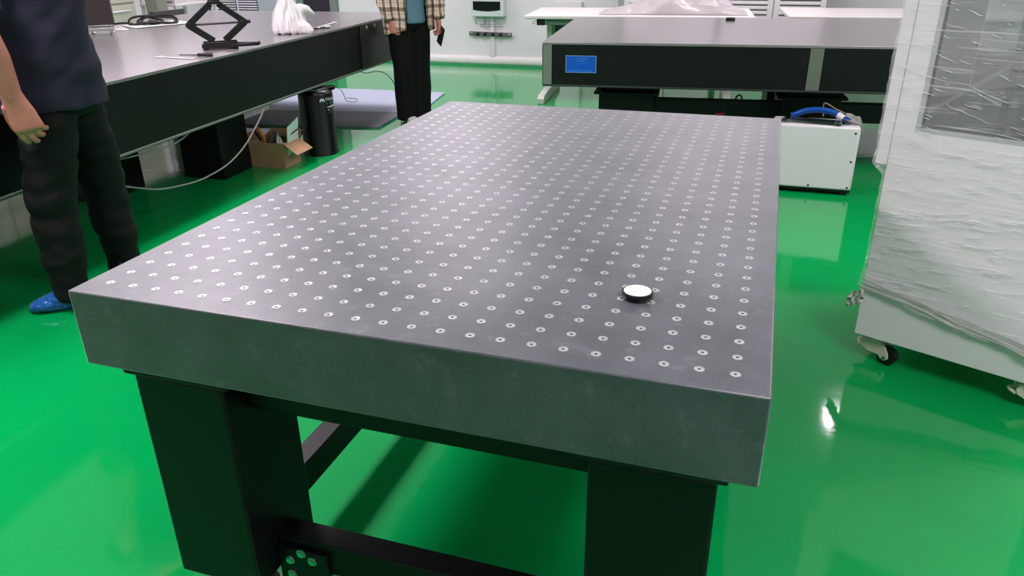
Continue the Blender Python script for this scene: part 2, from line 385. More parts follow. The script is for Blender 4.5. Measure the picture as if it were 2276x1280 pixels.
# hose and wires of the left table
def smooth_path(pts, k=6):
    P = [Vector(p) for p in pts]; out = []
    for i in range(len(P) - 1):
        a = P[max(i - 1, 0)]; b = P[i]; c = P[i + 1]; d = P[min(i + 2, len(P) - 1)]
        for j in range(k):
            t = j / k
            out.append(.5 * ((2 * b) + (c - a) * t + (2 * a - 5 * b + 4 * c - d) * t * t + (3 * b - a - 3 * c + d) * t ** 3))
    return out + [P[-1]]
m_hose = mat('grey_air_hose', (132, 134, 130), .4)
h = smooth_path([(-1.62, 1.45, .456), (-1.66, 1.62, .40), (-1.69, 1.783, .328), (-1.7, 2.004, .243), (-1.7, 2.175, .211), (-1.7, 2.348, .198), (-1.7, 2.544, .215), (-1.7, 2.676, .254), (-1.7, 2.773, .301), (-1.7, 2.86, .36), (-1.7, 2.94, .42), (-1.72, 3.0, .456)])
tag(MB().tube(h, .0047, 8).build('air_hose', m_hose), 'grey air hose hanging in a long loop under the left optical table', 'hose')
h = smooth_path([(-1.65, 1.7, .456), (-1.7, 1.788, .445), (-1.7, 1.924, .434), (-1.7, 2.042, .428), (-1.7, 2.202, .429), (-1.71, 2.33, .455)])
tag(MB().tube(h, .0045, 8).build('air_hose', m_hose), 'short grey hose sagging close under the edge of the left table', 'hose')
m_wire = mat('thin_wire', (70, 84, 80), .5)
h = smooth_path([(-1.70, 3.745, .455), (-1.655, 3.79, .43), (-1.64, 3.81, .38), (-1.635, 3.82, .35), (-1.60, 3.84, .335), (-1.575, 3.865, .34), (-1.59, 3.87, .355), (-1.64, 3.83, .362)])
tag(MB().tube(h, .0022, 6).build('thin_wire', m_wire), 'thin grey wire loop beside the black cylindrical leg', 'wire')
h = smooth_path([(-1.80, 4.35, .458), (-1.77, 4.40, .44), (-1.74, 4.50, .44), (-1.72, 4.62, .40), (-1.705, 4.72, .30), (-1.70, 4.76, .15), (-1.70, 4.78, .004), (-1.70, 4.84, .0035)])
tag(MB().tube(h, .003, 6).build('thin_cable', m_wire), 'thin dark cable falling to the floor beside the plaid-shirted person', 'cable')

# floor mats
def quad_prism(pts, z0, z1):
    mb = MB(); mb.prism(pts, z0, z1); return mb
tag(quad_prism([(-3.725, 5.92), (-3.0, 4.83), (-1.67, 5.085), (-1.824, 6.009)], .0, .012).build('foam_sheet', mat('pale_foam', (176, 184, 204), .6, var=.02), bevel=.003), 'pale blue-grey sheet lying on the floor behind the table', 'sheet')
tag(quad_prism([(-3.0, 4.815), (-2.95, 4.25), (-1.75, 4.49), (-1.80, 5.045)], .0, .016).build('foam_sheet', mat('dark_foam', (112, 114, 122), .6, var=.03), bevel=.003), 'darker grey sheet lying in front of the pale blue-grey one', 'sheet')

# ------------------------------------------------------------------ things on the left table (top at z = .80)
ZT = .8004
m_tool = mat('satin_chrome', (200, 198, 198), .2, 1)
m_tooldk = mat('worn_chrome', (112, 112, 116), .18, 1, var=.2, vscale=30)
m_toolw = mat('pale_chrome', (225, 218, 220), .28, .6)
def wrench(name, p0, p1, label, w=.016, t=.006, head=.016, m=None, z=ZT, group=None):
    p0 = Vector(p0); p1 = Vector(p1); L = (p1 - p0).length; rz = math.atan2(p1.y - p0.y, p1.x - p0.x)
    o = thing(name, label, 'wrench', (p0.x, p0.y, z), rz, group); m = m or m_tool
    MB().prism([(head, -w * .36), (L - head, -w * .45), (L - head, w * .45), (head, w * .36)], t * .15, t * .85).build('shaft', m, o, bevel=.001)
    # open jaw at the start, ring at the end
    a = []; n = 18
    for i in range(n + 1):
        q = math.radians(35 + 290 * i / n); a.append((head * .95 + head * math.cos(q + PI), head * math.sin(q + PI)))
    poly = a + [(head * .1, -head * .42), (head * 1.1, -head * .42), (head * 1.1, head * .42), (head * .1, head * .42)]
    jaw = [(-.2 * head, head * .95), (head * .6, head * 1.05), (head * 1.5, head * .8), (head * 2.1, head * .3), (head * 2.1, -head * .3), (head * 1.5, -head * .8), (head * .6, -head * 1.05), (-.2 * head, -head * .95), (-.1 * head, -head * .45), (head * .8, -head * .42), (head * 1.0, 0), (head * .8, head * .42), (-.1 * head, head * .45)]
    MB().prism(jaw, 0, t).build('open_jaw', m, o, bevel=.001)
    mb = MB(); n = 20; ro = head * .95; ri = head * .55
    vs = []
    for r_, z_ in ((ro, 0), (ro, t), (ri, t), (ri, 0)):
        vs += [(L - head * .7 + r_ * math.cos(2 * PI * j / n), r_ * math.sin(2 * PI * j / n), z_) for j in range(n)]
    mb._add(vs, [(i * n + j, i * n + (j + 1) % n, ((i + 1) % 4) * n + (j + 1) % n, ((i + 1) % 4) * n + j) for i in range(4) for j in range(n)])
    mb.build('ring_end', m, o)
    return o
wrench('wrench', (-1.99, 2.515), (-1.735, 2.495), 'pale steel wrench lying at the near edge of the left table', .017, .008, .017, m_toolw)
sd = thing('screwdriver', 'black screwdriver beside the pale wrench on the left table', 'screwdriver', (-1.895, 2.572, ZT), math.atan2(.045, .18))
MB().cyl((0, 0, .009), (.1, 0, .009), .0025, n=8).build('shaft', m_jack, sd)
MB().tube([(.1, 0, .01), (.106, 0, .01), (.13, 0, .01), (.16, 0, .01), (.178, 0, .01), (.185, 0, .01)], [.004, .009, .008, .0098, .0098, .006], 12).build('handle', m_blackr, sd)

# scissor jack standing on the table
ja = math.atan2(.63, .777)
jk = thing('scissor_jack', 'black scissor jack standing open on the left table', 'jack', (-1.882, 2.905, ZT), ja)
def chan(p0, p1, name, wd=.034, th=.036):
    """U-channel arm in the local xz plane."""
    p0 = Vector(p0); p1 = Vector(p1); d = (p1 - p0).normalized(); nrm = Vector((-d.z, 0, d.x))
    mb = MB()
    mb.bar(p0, p1, th, .004, up=nrm)
    for sgn in (-1, 1): mb.bar(p0 + Vector((0, sgn * (th / 2 - .002), 0)) - nrm * wd * .0, p1 + Vector((0, sgn * (th / 2 - .002), 0)), .004, wd, up=nrm)
    return mb.build(name, m_jack, jk, bevel=.001)
Lp, Rp, Tp, Bp = (-.152, 0, .136), (.152, 0, .142), (0, 0, .252), (0, 0, .036)
chan((-.03, 0, .045), Lp, 'lower_arm'); chan((.03, 0, .045), Rp, 'lower_arm')
chan(Lp, (-.02, 0, .245), 'upper_arm', .032, .03); chan(Rp, (.02, 0, .245), 'upper_arm', .032, .03)
for p in (Lp, Rp):
    MB().cyl((p[0], -.024, p[2]), (p[0], .024, p[2]), .016, n=16).build('trunnion', m_jack, jk)
for p in ((-.085, -.021, .2), (-.12, -.021, .165)): MB().cyl(p, (p[0], p[1] - .006, p[2]), .009, n=10).build('rivet', m_jack, jk)
scr = MB().cyl((-.16, 0, .136), (.175, 0, .142), .0058, n=10)
for i in range(60): pass
scr.build('screw_rod', mat('dark_thread', (70, 68, 68), .35, .8, bump=.5, bscale=200), jk)
MB().cyl((.165, 0, .142), (.183, 0, .1425), .011, n=6).build('drive_nut', m_darkpanel, jk)
MB().box(-.034, .034, -.03, .03, .243, .262).box(-.03, .03, -.024, -.018, .262, .275).box(-.03, .03, .018, .024, .262, .275).build('saddle', m_jack, jk, bevel=.002)
bs = MB().box(-.09, .095, -.036, .036, 0, .006)
bs.box(-.09, .095, -.036, -.032, .006, .042).box(-.09, .095, .032, .036, .006, .042)
bs.build('base', m_jack, jk, bevel=.002)
MB().cyl((-.085, -.045, .02), (-.085, .045, .02), .016, n=14).build('base_roller', m_jack, jk)
hd = MB().bar((.06, -.045, .02), (.2, -.072, .026), .012, .018).bar((.2, -.072, .026), (.215, -.03, .026), .012, .02).bar((.215, -.03, .026), (.09, -.02, .03), .008, .012)
hd.build('folded_handle', m_jack, jk, bevel=.002)

# plastic bag with fittings
m_bag = mat('white_plastic_film', (226, 220, 222), .3, spec=.5, var=.02, bump=.25, bscale=9)
def bag_mesh():
    mb = MB()
    U = Vector((.777, .63, 0)); Vv = Vector((-.63, .777, 0))
    rings = []
    for z, a, b, cx in ((0, .105, .07, 0), (.02, .12, .08, 0), (.06, .118, .075, -.005), (.11, .108, .065, -.005), (.15, .09, .05, -.005), (.19, .06, .035, -.012), (.23, .03, .02, -.02), (.27, .018, .012, -.025)):
        rings.append((U * cx + Vector((0, 0, z)), U * a, Vv * b))
    mb.loft(rings, 36)
    mb.tube([U * .03 + Vector((0, 0, .12)), U * .08 + Vector((0, 0, .15)), U * .125 + Vector((0, 0, .145)), U * .155 + Vector((0, 0, .12)), U * .168 + Vector((0, 0, .108))], [.045, .04, .026, .014, .006], 12)
    mb.tube([U * .05 + Vector((0, 0, .05)) - Vv * .03, U * .10 + Vector((0, 0, .03)) - Vv * .06, U * .13 + Vector((0, 0, .012)) - Vv * .08], [.05, .035, .014], 12)
    def folds(p):
        a = math.atan2(p.y, p.x)
        return .010 * nz((a * 2.2, p.z * 6, 3.1), 1.5) + .006 * nz((a * 5, p.z * 9, 8), 1.6) + .003 * nz(p, 30)
    return fuse(mb, .006, 3, folds, 'bag')
bg = thing('plastic_bag', 'white plastic bag with small fittings inside on the left table', 'bag', (-1.925, 3.70, ZT))
link('film', bag_mesh(), m_bag, bg, angle=180)
random.seed(5)
for i, (u_, v_) in enumerate(((-.06, -.075), (-.02, -.085), (.045, -.085), (-.085, -.06))):
    c = Vector((.777, .63, 0)) * u_ + Vector((-.63, .777, 0)) * v_
    MB().lathe([(.004, 0), (.011, 0), (.011, .008), (.004, .008)], (c.x, c.y, .0), 14).build('fitting', m_darkpanel if i % 2 else m_tool, bg)
wrench('wrench', (-1.90, 3.93), (-1.975, 4.36), 'long white-wrapped wrench behind the plastic bag', .02, .012, .018, m_white)
sk = thing('socket_extension', 'short chrome socket extension beside the plastic bag', 'socket', (-1.885, 3.90, ZT), math.radians(60))
MB().cyl((0, 0, .01), (.09, 0, .01), .006, n=10).build('shaft', m_darkpanel, sk)
MB().cyl((.09, 0, .011), (.13, 0, .011), .011, n=14).build('socket', m_tool, sk)
MB().cyl((.035, 0, .01), (.05, 0, .01), .0085, n=12).build('collar', m_tool, sk)

# dark upright instrument
di = thing('dark_instrument', 'dark brown upright instrument box on small feet on the left table', 'instrument', (-3.19, 3.37, ZT), math.radians(42))
mdi = mat('dark_brown_metal', (52, 45, 45), .4, .2, var=.06, stretch=(8, 8, .4), vscale=9)
MB().box(-.085, .085, -.085, .085, .066, .46).build('body', mdi, di, bevel=.004)
MB().box(-.08, .08, -.08, .08, .03, .05).build('base_plate', m_alu, di, bevel=.003)
for sx in (-1, 1):
    for sy in (-1, 1):
        MB().lathe([(.016, 0), (.016, .006), (.007, .012), (.007, .03)], (sx * .06, sy * .06, 0), 14).cyl((sx * .06, sy * .06, .05), (sx * .06, sy * .06, .066), .006, n=8).build('foot', m_chrome, di)

# papers, headset-like cable bundle and crumpled film
def paper(name, label, pts, z, m, dz=.0):
    mb = MB(); c = [Vector((x, y, z)) for x, y in pts]
    def fn(u, v):
        p = c[0].lerp(c[1], u).lerp(c[3].lerp(c[2], u), v)
        return p + Vector((0, 0, dz * (.5 + .5 * nz((u * 3, v * 3, 1.7)))))
    mb.grid(fn, 10, 10)
    return tag(mb.build(name, m, thick=.0008), label, 'paper')
m_paper = mat('white_paper', (232, 228, 230), .6)
paper('paper_sheet', 'white paper sheet under the black straps on the left table', [(-3.53, 3.85), (-3.22, 3.72), (-3.05, 4.15), (-3.36, 4.28)], ZT + .001, m_paper, .006)
def crumple(name, label, loc, r, h, m, seed=1, cat='film'):
    mb = MB()
    def fn(u, v):
        a = 2 * PI * u; rr = v
        x, y = rr * math.cos(a) * r[0], rr * math.sin(a) * r[1]
        z = h * (1 - rr ** 2) * (.55 + .6 * nz((x / r[0] * 2.2, y / r[1] * 2.2, seed))) + h * .35 * (1 - rr) * abs(nz((x / r[0] * 6, y / r[1] * 6, seed + 4)))
        k = 1 + .16 * nz((math.cos(a) * 2, math.sin(a) * 2, seed + 9))
        return Vector((loc[0] + x * k, loc[1] + y * k, loc[2] + max(z, 0) + .001))
    mb.grid(fn, 64, 26, wrap=True)
    return tag(mb.build(name, m, thick=.0012, angle=180, fixn=False), label, cat)
crumple('crumpled_film', 'small crumpled white film beside the dark instrument', (-3.34, 3.62, ZT), (.12, .06), .035, m_bag, 2)
cb = thing('strap_bundle', 'tangled black straps lying on paper on the left table', 'straps', (-3.3, 3.98, ZT + .004))
random.seed(11)
for k, (dx, dy, a, b, hh) in enumerate(((0, 0, .17, .06, .05), (.03, .02, .12, .05, .04), (-.03, .0, .09, .05, .03))):
    pts = []
    for i in range(24):
        t = 2 * PI * i / 24
        ux, uy = a * math.cos(t), b * math.sin(t)
        pts.append((dx + ux * .72 - uy * .69, dy + ux * .69 + uy * .72, .012 + hh * max(0, math.sin(t)) ** .8 + .006 * math.sin(3 * t + k)))
    MB().tube(pts, .008, 6, closed=True).build('strap', m_blackr, cb)
MB().tube(smooth_path([(-.1, -.1, .01), (-.16, -.12, .016), (-.22, -.17, .012)]), .007, 6).build('strap', m_blackr, cb)
MB().box(-.03, .03, -.02, .02, .004, .03).build('buckle', mat('dark_violet_plastic', (38, 28, 48), .4), cb, bevel=.004)

# ------------------------------------------------------------------ cardboard box of packing bits
bx = thing('cardboard_box', 'open cardboard box under the left optical table edge', 'box', (-1.802, 3.255, 0), math.radians(3))
bw, bd, bh, tk = .25, .2, .165, .004                    # box runs to -x and +y from its near corner
for nm, a in (('side_wall', (-bw, 0, 0, tk)), ('side_wall', (-bw, 0, bd - tk, bd)), ('side_wall', (-tk, 0, tk, bd - tk)), ('side_wall', (-bw, -bw + tk, tk, bd - tk))):
    MB().box(a[0], a[1], a[2], a[3], .0, bh).build(nm, m_card, bx, smooth=False)
MB().box(-bw + tk, -tk, tk, bd - tk, .0, tk).build('bottom', m_card, bx, smooth=False)
fl_ = MB(); d_ = Vector((.11, -.02, -.062))
def flapfn(u, v): return Vector((0, u * bd, bh)) + d_ * v
fl_.grid(flapfn, 1, 1); fl_.build('flap', m_card, bx, smooth=False, thick=.004)
fb = MB(); fb.grid(lambda u, v: Vector((-bw * (1 - u), bd, bh)) + Vector((0, .09, .03)) * v, 1, 1); fb.build('flap', m_card, bx, smooth=False, thick=.004)
fb = MB(); fb.grid(lambda u, v: Vector((-bw, bd * u, bh)) + Vector((-.1, 0, .02)) * v, 1, 1); fb.build('flap', m_card, bx, smooth=False, thick=.004)
fb = MB(); fb.grid(lambda u, v: Vector((-bw * (1 - u), 0, bh)) + Vector((0, .012, -.075)) * v + Vector((0, tk * 1.5, 0)), 1, 1); fb.build('flap', m_card, bx, smooth=False, thick=.004)
pm = mat('mint_foam', (205, 226, 216), .6)
mb = MB(); mb.M = Matrix.Translation((-1.815, 3.30, .02)) @ Matrix.Rotation(math.radians(4), 4, 'Z') @ Matrix.Rotation(math.radians(7), 4, 'Y')
mb._add([(-.004, 0, 0), (-.004, .135, 0), (-.004, .14, .285), (-.004, .0, .245), (.004, 0, 0), (.004, .135, 0), (.004, .14, .285), (.004, .0, .245)], [(0, 1, 2, 3), (7, 6, 5, 4), (0, 4, 5, 1), (1, 5, 6, 2), (2, 6, 7, 3), (3, 7, 4, 0)])
tag(mb.build('foam_board', pm, bevel=.001), 'pale mint foam board standing up in the cardboard box', 'board')
tag(MB().tube(smooth_path([(-1.80, 3.325, .20), (-1.788, 3.36, .215), (-1.785, 3.42, .228), (-1.79, 3.47, .225), (-1.81, 3.50, .18), (-1.86, 3.42, .08)]), .004, 8).build('black_cable', m_blackr), 'short black cable crossing the mint board in the box', 'cable')
fm = thing('wooden_frame', 'orange wooden bracket sticking out of the cardboard box', 'bracket', (-2.0, 3.33, .02))
mo = mat('orange_wood', (190, 130, 62), .5, var=.1, vscale=30)
MB().bar((.035, -.03, .05), (.03, -.03, .17), .018, .014).build('post', mo, fm, bevel=.002)
MB().bar((.03, -.03, .165), (-.045, .0, .235), .018, .014).build('arm', mo, fm, bevel=.002)
MB().bar((.012, -.04, .150), (-.055, -.012, .215), .004, .03).build('backing', m_darkpanel, fm)
for i, (px_, py_, s_, mm, lb) in enumerate(((-1.93, 3.37, (.09, .07), mat('smoky_film', (120, 112, 110), .25, spec=.6), 'grey crumpled film filling the cardboard box'), (-1.86, 3.31, (.035, .03), m_bag, 'small white crumpled wrapping at the corner of the cardboard box'))):
    crumple('crumpled_film', lb, (px_, py_, .06 + .06 * i), s_, .2 - .1 * i, mm, 5 + i)

# ------------------------------------------------------------------ the optical table at the back right
RT = thing('optical_table', 'black optical table with a blue label plate near the back wall', 'table', (-.207, 3.79, 0), math.radians(6.27))
RW, RD = 2.75, 1.65
MB().box(0, RW, 0, RD, .765, .78).build('top_skin', m_optic, RT, bevel=.002)
MB().box(.004, RW - .004, .004, RD - .004, .525, .765).build('side_panel', m_black, RT)
MB().box(0, RW, 0, RD, .513, .525).build('bottom_skin', mat('dark_trim', (42, 50, 48), .4), RT, bevel=.002)
MB().box(-.002, .058, -.002, .004, .526, .764).box(-.002, .004, -.002, .1, .526, .764).build('corner_strip', m_trim, RT)
MB().box(1.57, 1.645, -.0015, .004, .526, .764).build('joint_strip', mat('grey_green_strip', (118, 124, 114), .35, .4), RT)
lp = MB().box(.145, .335, -.002, .004, .60, .702).build('label_plate', mat('blue_plate', (8, 82, 185), .35), RT); tag(lp, 'blue name plate with pale border')
mb = MB(); q = .0035
mb.box(.145, .335, -.0032, -.002, .60, .60 + q).box(.145, .335, -.0032, -.002, .702 - q, .702).box(.145, .145 + q, -.0032, -.002, .60 + q, .702 - q).box(.335 - q, .335, -.0032, -.002, .60 + q, .702 - q)
mb.build('plate_border', mat('plate_border', (130, 165, 205), .4), lp, smooth=False)
mpl = mat('plate_print', (52, 130, 205), .5); random.seed(21)
for x0, z0, ww, hh in ((.213, .682, .062, .0075), (.213, .668, .062, .0075), (.235, .655, .04, .004), (.168, .609, .14, .0085)):
    me = glyph_row(ww, hh)
    for v in me.vertices: v.co = Vector((x0 + v.co.x, -.0024, z0 + v.co.y))
    link('print_row', me, mpl, lp, smooth=False)
for lx in (.33, 1.48):
    for ly in (.28, 1.1):
        lg = MB().box(lx, lx + .36, ly, ly + .36, 0, .44).build('leg', m_black, RT, bevel=.006)
        MB().box(lx - .03, lx + .39, ly - .03, ly + .39, .425, .44).box(lx + .03, lx + .33, ly + .03, ly + .33, .44, .513).build('head_plate', m_black, lg, bevel=.003)
MB().box(.69, 1.48, .30, .36, .28, .40).build('tie_beam', m_black, RT, bevel=.004)
MB().box(1.84, RW - .05, .30, .36, .28, .40).build('tie_beam', m_black, RT, bevel=.004)
MB().box(.69, 1.48, 1.38, 1.44, .29, .33).build('tie_beam', m_black, RT, bevel=.004)
tag(MB().bar((.62, 4.20, .435), (.645, 4.14, .40), .012, .02).cyl((.62, 4.205, .44), (.62, 4.205, .47), .01, n=8).build('toggle_clamp', m_darkpanel), 'small dark toggle clamp below the back optical table', 'clamp').location.x = -.18
ht = thing('hook_tool', 'small black tool with a red grip hanging on the black beam', 'tool', (.875, 4.225, .0), math.radians(6.27))
MB().tube(smooth_path([(-.05, -.012, .375), (-.045, -.016, .33), (-.035, -.018, .315)]), .004, 6).tube(smooth_path([(.01, -.012, .365), (.012, -.016, .33), (.01, -.018, .318)]), .004, 6).build('hook', m_darkpanel, ht)
MB().tube([(-.04, -.02, .312), (-.03, -.02, .312), (.012, -.02, .314), (.022, -.02, .314)], [.005, .009, .009, .005], 10).build('grip', mat('red_grip', (170, 40, 75), .4), ht)
tag(MB().tube(smooth_path([(.955, 4.25, .40), (.96, 4.25, .42), (.975, 4.25, .43), (.99, 4.25, .42), (.995, 4.25, .40)]), .005, 8).build('wire_eyelet', m_blackr), 'small black wire loop on top of the black beam', 'wire')
bo = thing('metal_bar', 'small black bar lying near the far edge of the back table', 'bar', (.815, 5.32, .7804), math.radians(6.27))
MB().box(-.034, .034, -.016, .016, .0, .02).build('bar_body', m_blackg, bo, bevel=.004)
MB().box(-.03, .03, -.006, .006, .02, .024).build('top_rib', m_blackr, bo, bevel=.002)

# ------------------------------------------------------------------ white benches
def bench(name, label, loc, rz, wdt, dep=.85, edge=.032):
    t = thing(name, label, 'bench', loc, rz)
    MB().box(0, wdt, 0, dep, .75 - edge, .75).build('bench_top', m_bench, t, bevel=.008, seg=3)
    for x0 in (.13, wdt - .19):
        ft = MB()
        pr = [(-.06, 0), (-.06, .045), (-.03, .07), (.2, .085), (dep - .2, .085), (dep + .0, .07), (dep + .02, .045), (dep + .02, 0)]
        n = len(pr)
        ft._add([(x, y, z) for x in (x0, x0 + .06) for y, z in pr], [tuple(range(n)), tuple(range(2 * n - 1, n - 1, -1))] + [(i, (i + 1) % n, n + (i + 1) % n, n + i) for i in range(n)])
        ft.build('foot', m_benchleg, t, bevel=.004)
        MB().box(x0 + .005, x0 + .055, dep * .45, dep * .72, .085, .68).build('post', m_benchleg, t, bevel=.004)
        MB().box(x0 + .005, x0 + .055, .06, dep - .06, .68, .718).build('top_rail', m_benchleg, t, bevel=.003)
    MB().box(.19, wdt - .19, dep * .6, dep * .62, .52, .68).build('modesty_panel', mat('grey_green_panel', (92, 108, 98), .45), t)
    MB().box(.15, wdt - .15, .07, .1, .665, .718).build('front_rail', mat('green_grey_rail', (110, 132, 118), .4), t, bevel=.003)
    return t
bench('bench', 'white laminate bench with plastic film heaped on it', (-.949, 5.79, 0), math.radians(5.9), 1.94)
bench('bench', 'white laminate bench beside the wrapped cabinet', (1.243, 6.13, 0), math.radians(5.7), 1.9)
bc = thing('power_clip', 'small black socket bracket under the corner of the white bench', 'bracket', (-.85, 5.84, .0), math.radians(5.9))
MB().box(0, .07, 0, .05, .665, .715).build('bracket_body', m_blackr, bc, bevel=.004)
MB().tube(smooth_path([(0, .02, .70), (-.03, .015, .695), (-.035, .015, .68), (-.01, .015, .675)]), .003, 6).build('wire_end', m_chrome, bc)
# heap of film: one long crumpled sheet
mb = MB()
def heap(u, v):
    x = -.05 + 1.25 * u; y = .55 * v
    e = math.sin(PI * min(1, max(0, u))) ** .8 * math.sin(PI * v) ** .7
    base_ = .07 + .15 * math.exp(-((u - .45) / .2) ** 2) + .13 * math.exp(-((u - .78) / .15) ** 2)
    fold = 1 - abs(nz((u * 5 + v * 2.5, v * 2 - u * 1.5, 2.3))) * 1.5                      # broad rounded folds
    fold2 = 1 - abs(nz((u * 12 - v * 4, v * 5 + u * 3, 6.1))) * 1.6
    z = e * base_ * (.45 + .55 * fold) + e * .035 * fold2 + e * .008 * nz((u * 40, v * 22, 3))
    return Vector((x, y + .03 * nz((u * 6, v * 5, 9)), max(z, 0) + .002))
mb.M = Matrix.Translation((-.28, 5.98, .751)) @ Matrix.Rotation(math.radians(5.9), 4, 'Z')
mb.grid(heap, 200, 90)
tag(mb.build('plastic_film', mat('bench_film', (196, 189, 191), .25, spec=.6, bump=.3, bscale=20, alpha=.85), thick=.0012, angle=180, fixn=False), 'heap of clear white plastic film on the white bench', 'film')

# ------------------------------------------------------------------ back wall: lockers with louvres, wall unit, rail, conduit
m_slot = mat('slot_dark', (64, 60, 60), .6)
def locker(name, label, x0, x1, y, doors):
    t = thing(name, label, 'cabinet', ((x0 + x1) / 2, y, 0)); hw = (x1 - x0) / 2
    MB().box(-hw, hw, .02, .45, 0, 1.8).build('carcass', m_white, t, bevel=.003)
    for (a, b) in doors:
        dd = MB().box(a, b, 0, .02, .06, 1.77).build('door', m_white, t, bevel=.003)
        for zz in (.66, .705, .75, .795, 1.4, 1.445, 1.49):
            s_ = MB().box(a + .05, b - .05, -.006, .001, zz, zz + .02); s_.build('louvre', m_white, dd, bevel=.002)
            MB().box(a + .052, b - .052, -.004, .001, zz - .009, zz).build('louvre_slot', m_slot, dd, smooth=False)
        MB().box(b - .035, b - .02, -.02, 0, .92, 1.04).build('door_handle', m_alu, dd, bevel=.003)
    return t
locker('locker', 'white metal locker with louvred doors behind the film heap', -.36, .56, 7.32, ((-.455, -.005), (.005, .455)))
locker('locker', 'white metal locker with louvred doors above the right bench', .62, 1.58, 7.32, ((-.475, -.005), (.005, .475)))
tag(MB().box(-.49, -.40, 7.70, 7.815, 0, ZC - .002).build('wall_post', mat('grey_post', (176, 178, 182), .4), bevel=.004), 'slim grey post on the back wall beside the louvred locker', 'post')
wu = thing('wall_unit', 'white wall-mounted box with a dark display', 'wall box', (-1.98, 7.82, .55))
mwu = mat('wall_unit_white', (206, 214, 216), .35)
MB().box(-.2, .19, -.11, 0, 0, .34).build('housing', mwu, wu, bevel=.012, seg=3)
mb = MB(); pts = [(-.175, .075)] + [(-.175 + .325 * i / 12, .075 - .014 * math.sin(PI * i / 12)) for i in range(1, 12)] + [(.15, .075), (.15, .165), (-.175, .165)]
n = len(pts)
mb._add([(x, -.1105, z) for x, z in pts] + [(x, -.114, z) for x, z in pts], [tuple(range(n)), tuple(range(2 * n - 1, n - 1, -1))] + [(i, (i + 1) % n, n + (i + 1) % n, n + i) for i in range(n)])
mb.build('display', mat('display_dark', (22, 27, 26), .15), wu, smooth=False)
MB().box(.11, .145, -.112, -.11, .03, .038).build('brand_mark', mat('faint_print', (176, 184, 188), .4), wu, smooth=False)
tag(MB().box(-1.985, -1.935, 7.79, 7.815, .1, .55).build('cable_conduit', m_white, bevel=.003), 'white vertical cable conduit under the wall box', 'conduit')
rl = thing('wall_rail', 'grey metal rail with dark knobs on the back wall', 'rail', (-1.98, 7.785, .355))
MB().box(-.26, .26, -.006, .006, -.024, .024).build('plate', mat('rail_grey', (122, 116, 120), .4, .5), rl, bevel=.002)
for k in (-.15, -.06, .035, .13): MB().lathe([(.018, 0), (.018, .02), (.01, .026), (.006, .05), (.012, .054)], (0, 0, 0), 14).build('knob', m_blackr, rl).matrix_local = Matrix.Translation((k, -.006, 0)) @ Matrix.Rotation(PI / 2, 4, 'X')
for k in (-.235, .23): MB().lathe([(.015, 0), (.015, .003), (.005, .006)], (0, 0, 0), 14).build('screw', m_chrome, rl).matrix_local = Matrix.Translation((k, -.006, 0)) @ Matrix.Rotation(PI / 2, 4, 'X')
for k in (-.25, .25): MB().cyl((k * .6, .006, 0), (k * .6, .03, 0), .012, n=10).build('standoff', m_alu, rl)
rl.rotation_euler.y = math.radians(.8)
wl = [(-2.10 + .062 * math.cos(t), 7.79, .50 + .055 * math.sin(t)) for t in [2 * PI * i / 28 - 1.2 for i in range(24)]]
tag(MB().tube(wl, .004, 6).build('wire_loop', mat('grey_wire', (120, 122, 122), .5)), 'thin grey wire loop hanging below the wall box', 'wire')
wl = [(-2.09, 7.80, .435), (-2.105, 7.79, .46), (-1.83, 7.79, .465), (-1.825, 7.79, .442), (-2.08, 7.79, .438)]
tag(MB().tube(wl, .004, 6).build('wire_bracket', mat('pale_wire', (150, 148, 148), .5)), 'thin wire bracket on the wall between box and rail', 'wire')
tag(MB().box(-1.2, -.9, 7.74, 7.815, .0, .72).build('wall_duct', m_wall, bevel=.004), 'plain off-white duct casing on the wall behind the bench corner', 'duct')

# ------------------------------------------------------------------ background at the upper left
gu = thing('air_unit', 'pale ventilation unit with dark louvres by the back wall', 'ventilator', (-5.08, 7.78, 0))
MB().box(-.42, .30, -.42, 0, .03, 1.5).build('housing', mat('vent_white', (205, 208, 220), .4), gu, bevel=.004)
for k in (-.26, .04):
    for i in range(24):
        MB().box(k, k + .26, -.432, -.42, .45 + i * .028, .464 + i * .028).build('slat', m_white, gu, smooth=False)
    MB().box(k - .005, k + .265, -.425, -.419, .44, 1.13).build('grille_back', mat('grille_dark', (52, 50, 78), .5), gu, smooth=False)
MB().box(-.4, -.37, -.426, -.42, .3, 1.3).build('edge_strip', mat('navy_strip', (38, 36, 70), .4), gu, smooth=False)
for sx in (-.4, .24): MB().box(sx, sx + .05, -.4, -.05, 0, .03).build('foot', m_blackr, gu)
d1 = MB().box(-4.42, -4.05, 7.80, 7.822, .0, 2.05).build('door_1', mat('door_dark', (44, 40, 50), .4)); tag(d1, 'dark narrow door in the back wall', kind='structure')
MB().box(-4.05, -3.95, 7.78, 7.83, 0, 2.1).box(-4.52, -4.42, 7.78, 7.83, 0, 2.1).box(-4.52, -3.95, 7.78, 7.83, 2.05, 2.15).build('door_frame', mat('door_frame_grey', (120, 132, 130), .4), d1, bevel=.004)
m_olive = mat('pale_olive_paint', (196, 196, 180), .45)
lc = thing('side_cabinet', 'pale olive side cabinet with long bar handles behind the left table', 'cabinet', (-5.0, 4.9, 0))
MB().box(-.3, .28, -2.3, .45, .06, 1.25).build('carcass', m_olive, lc, bevel=.004)
MB().box(-.28, .26, -2.28, .43, 0, .06).build('plinth', m_darkpanel, lc)
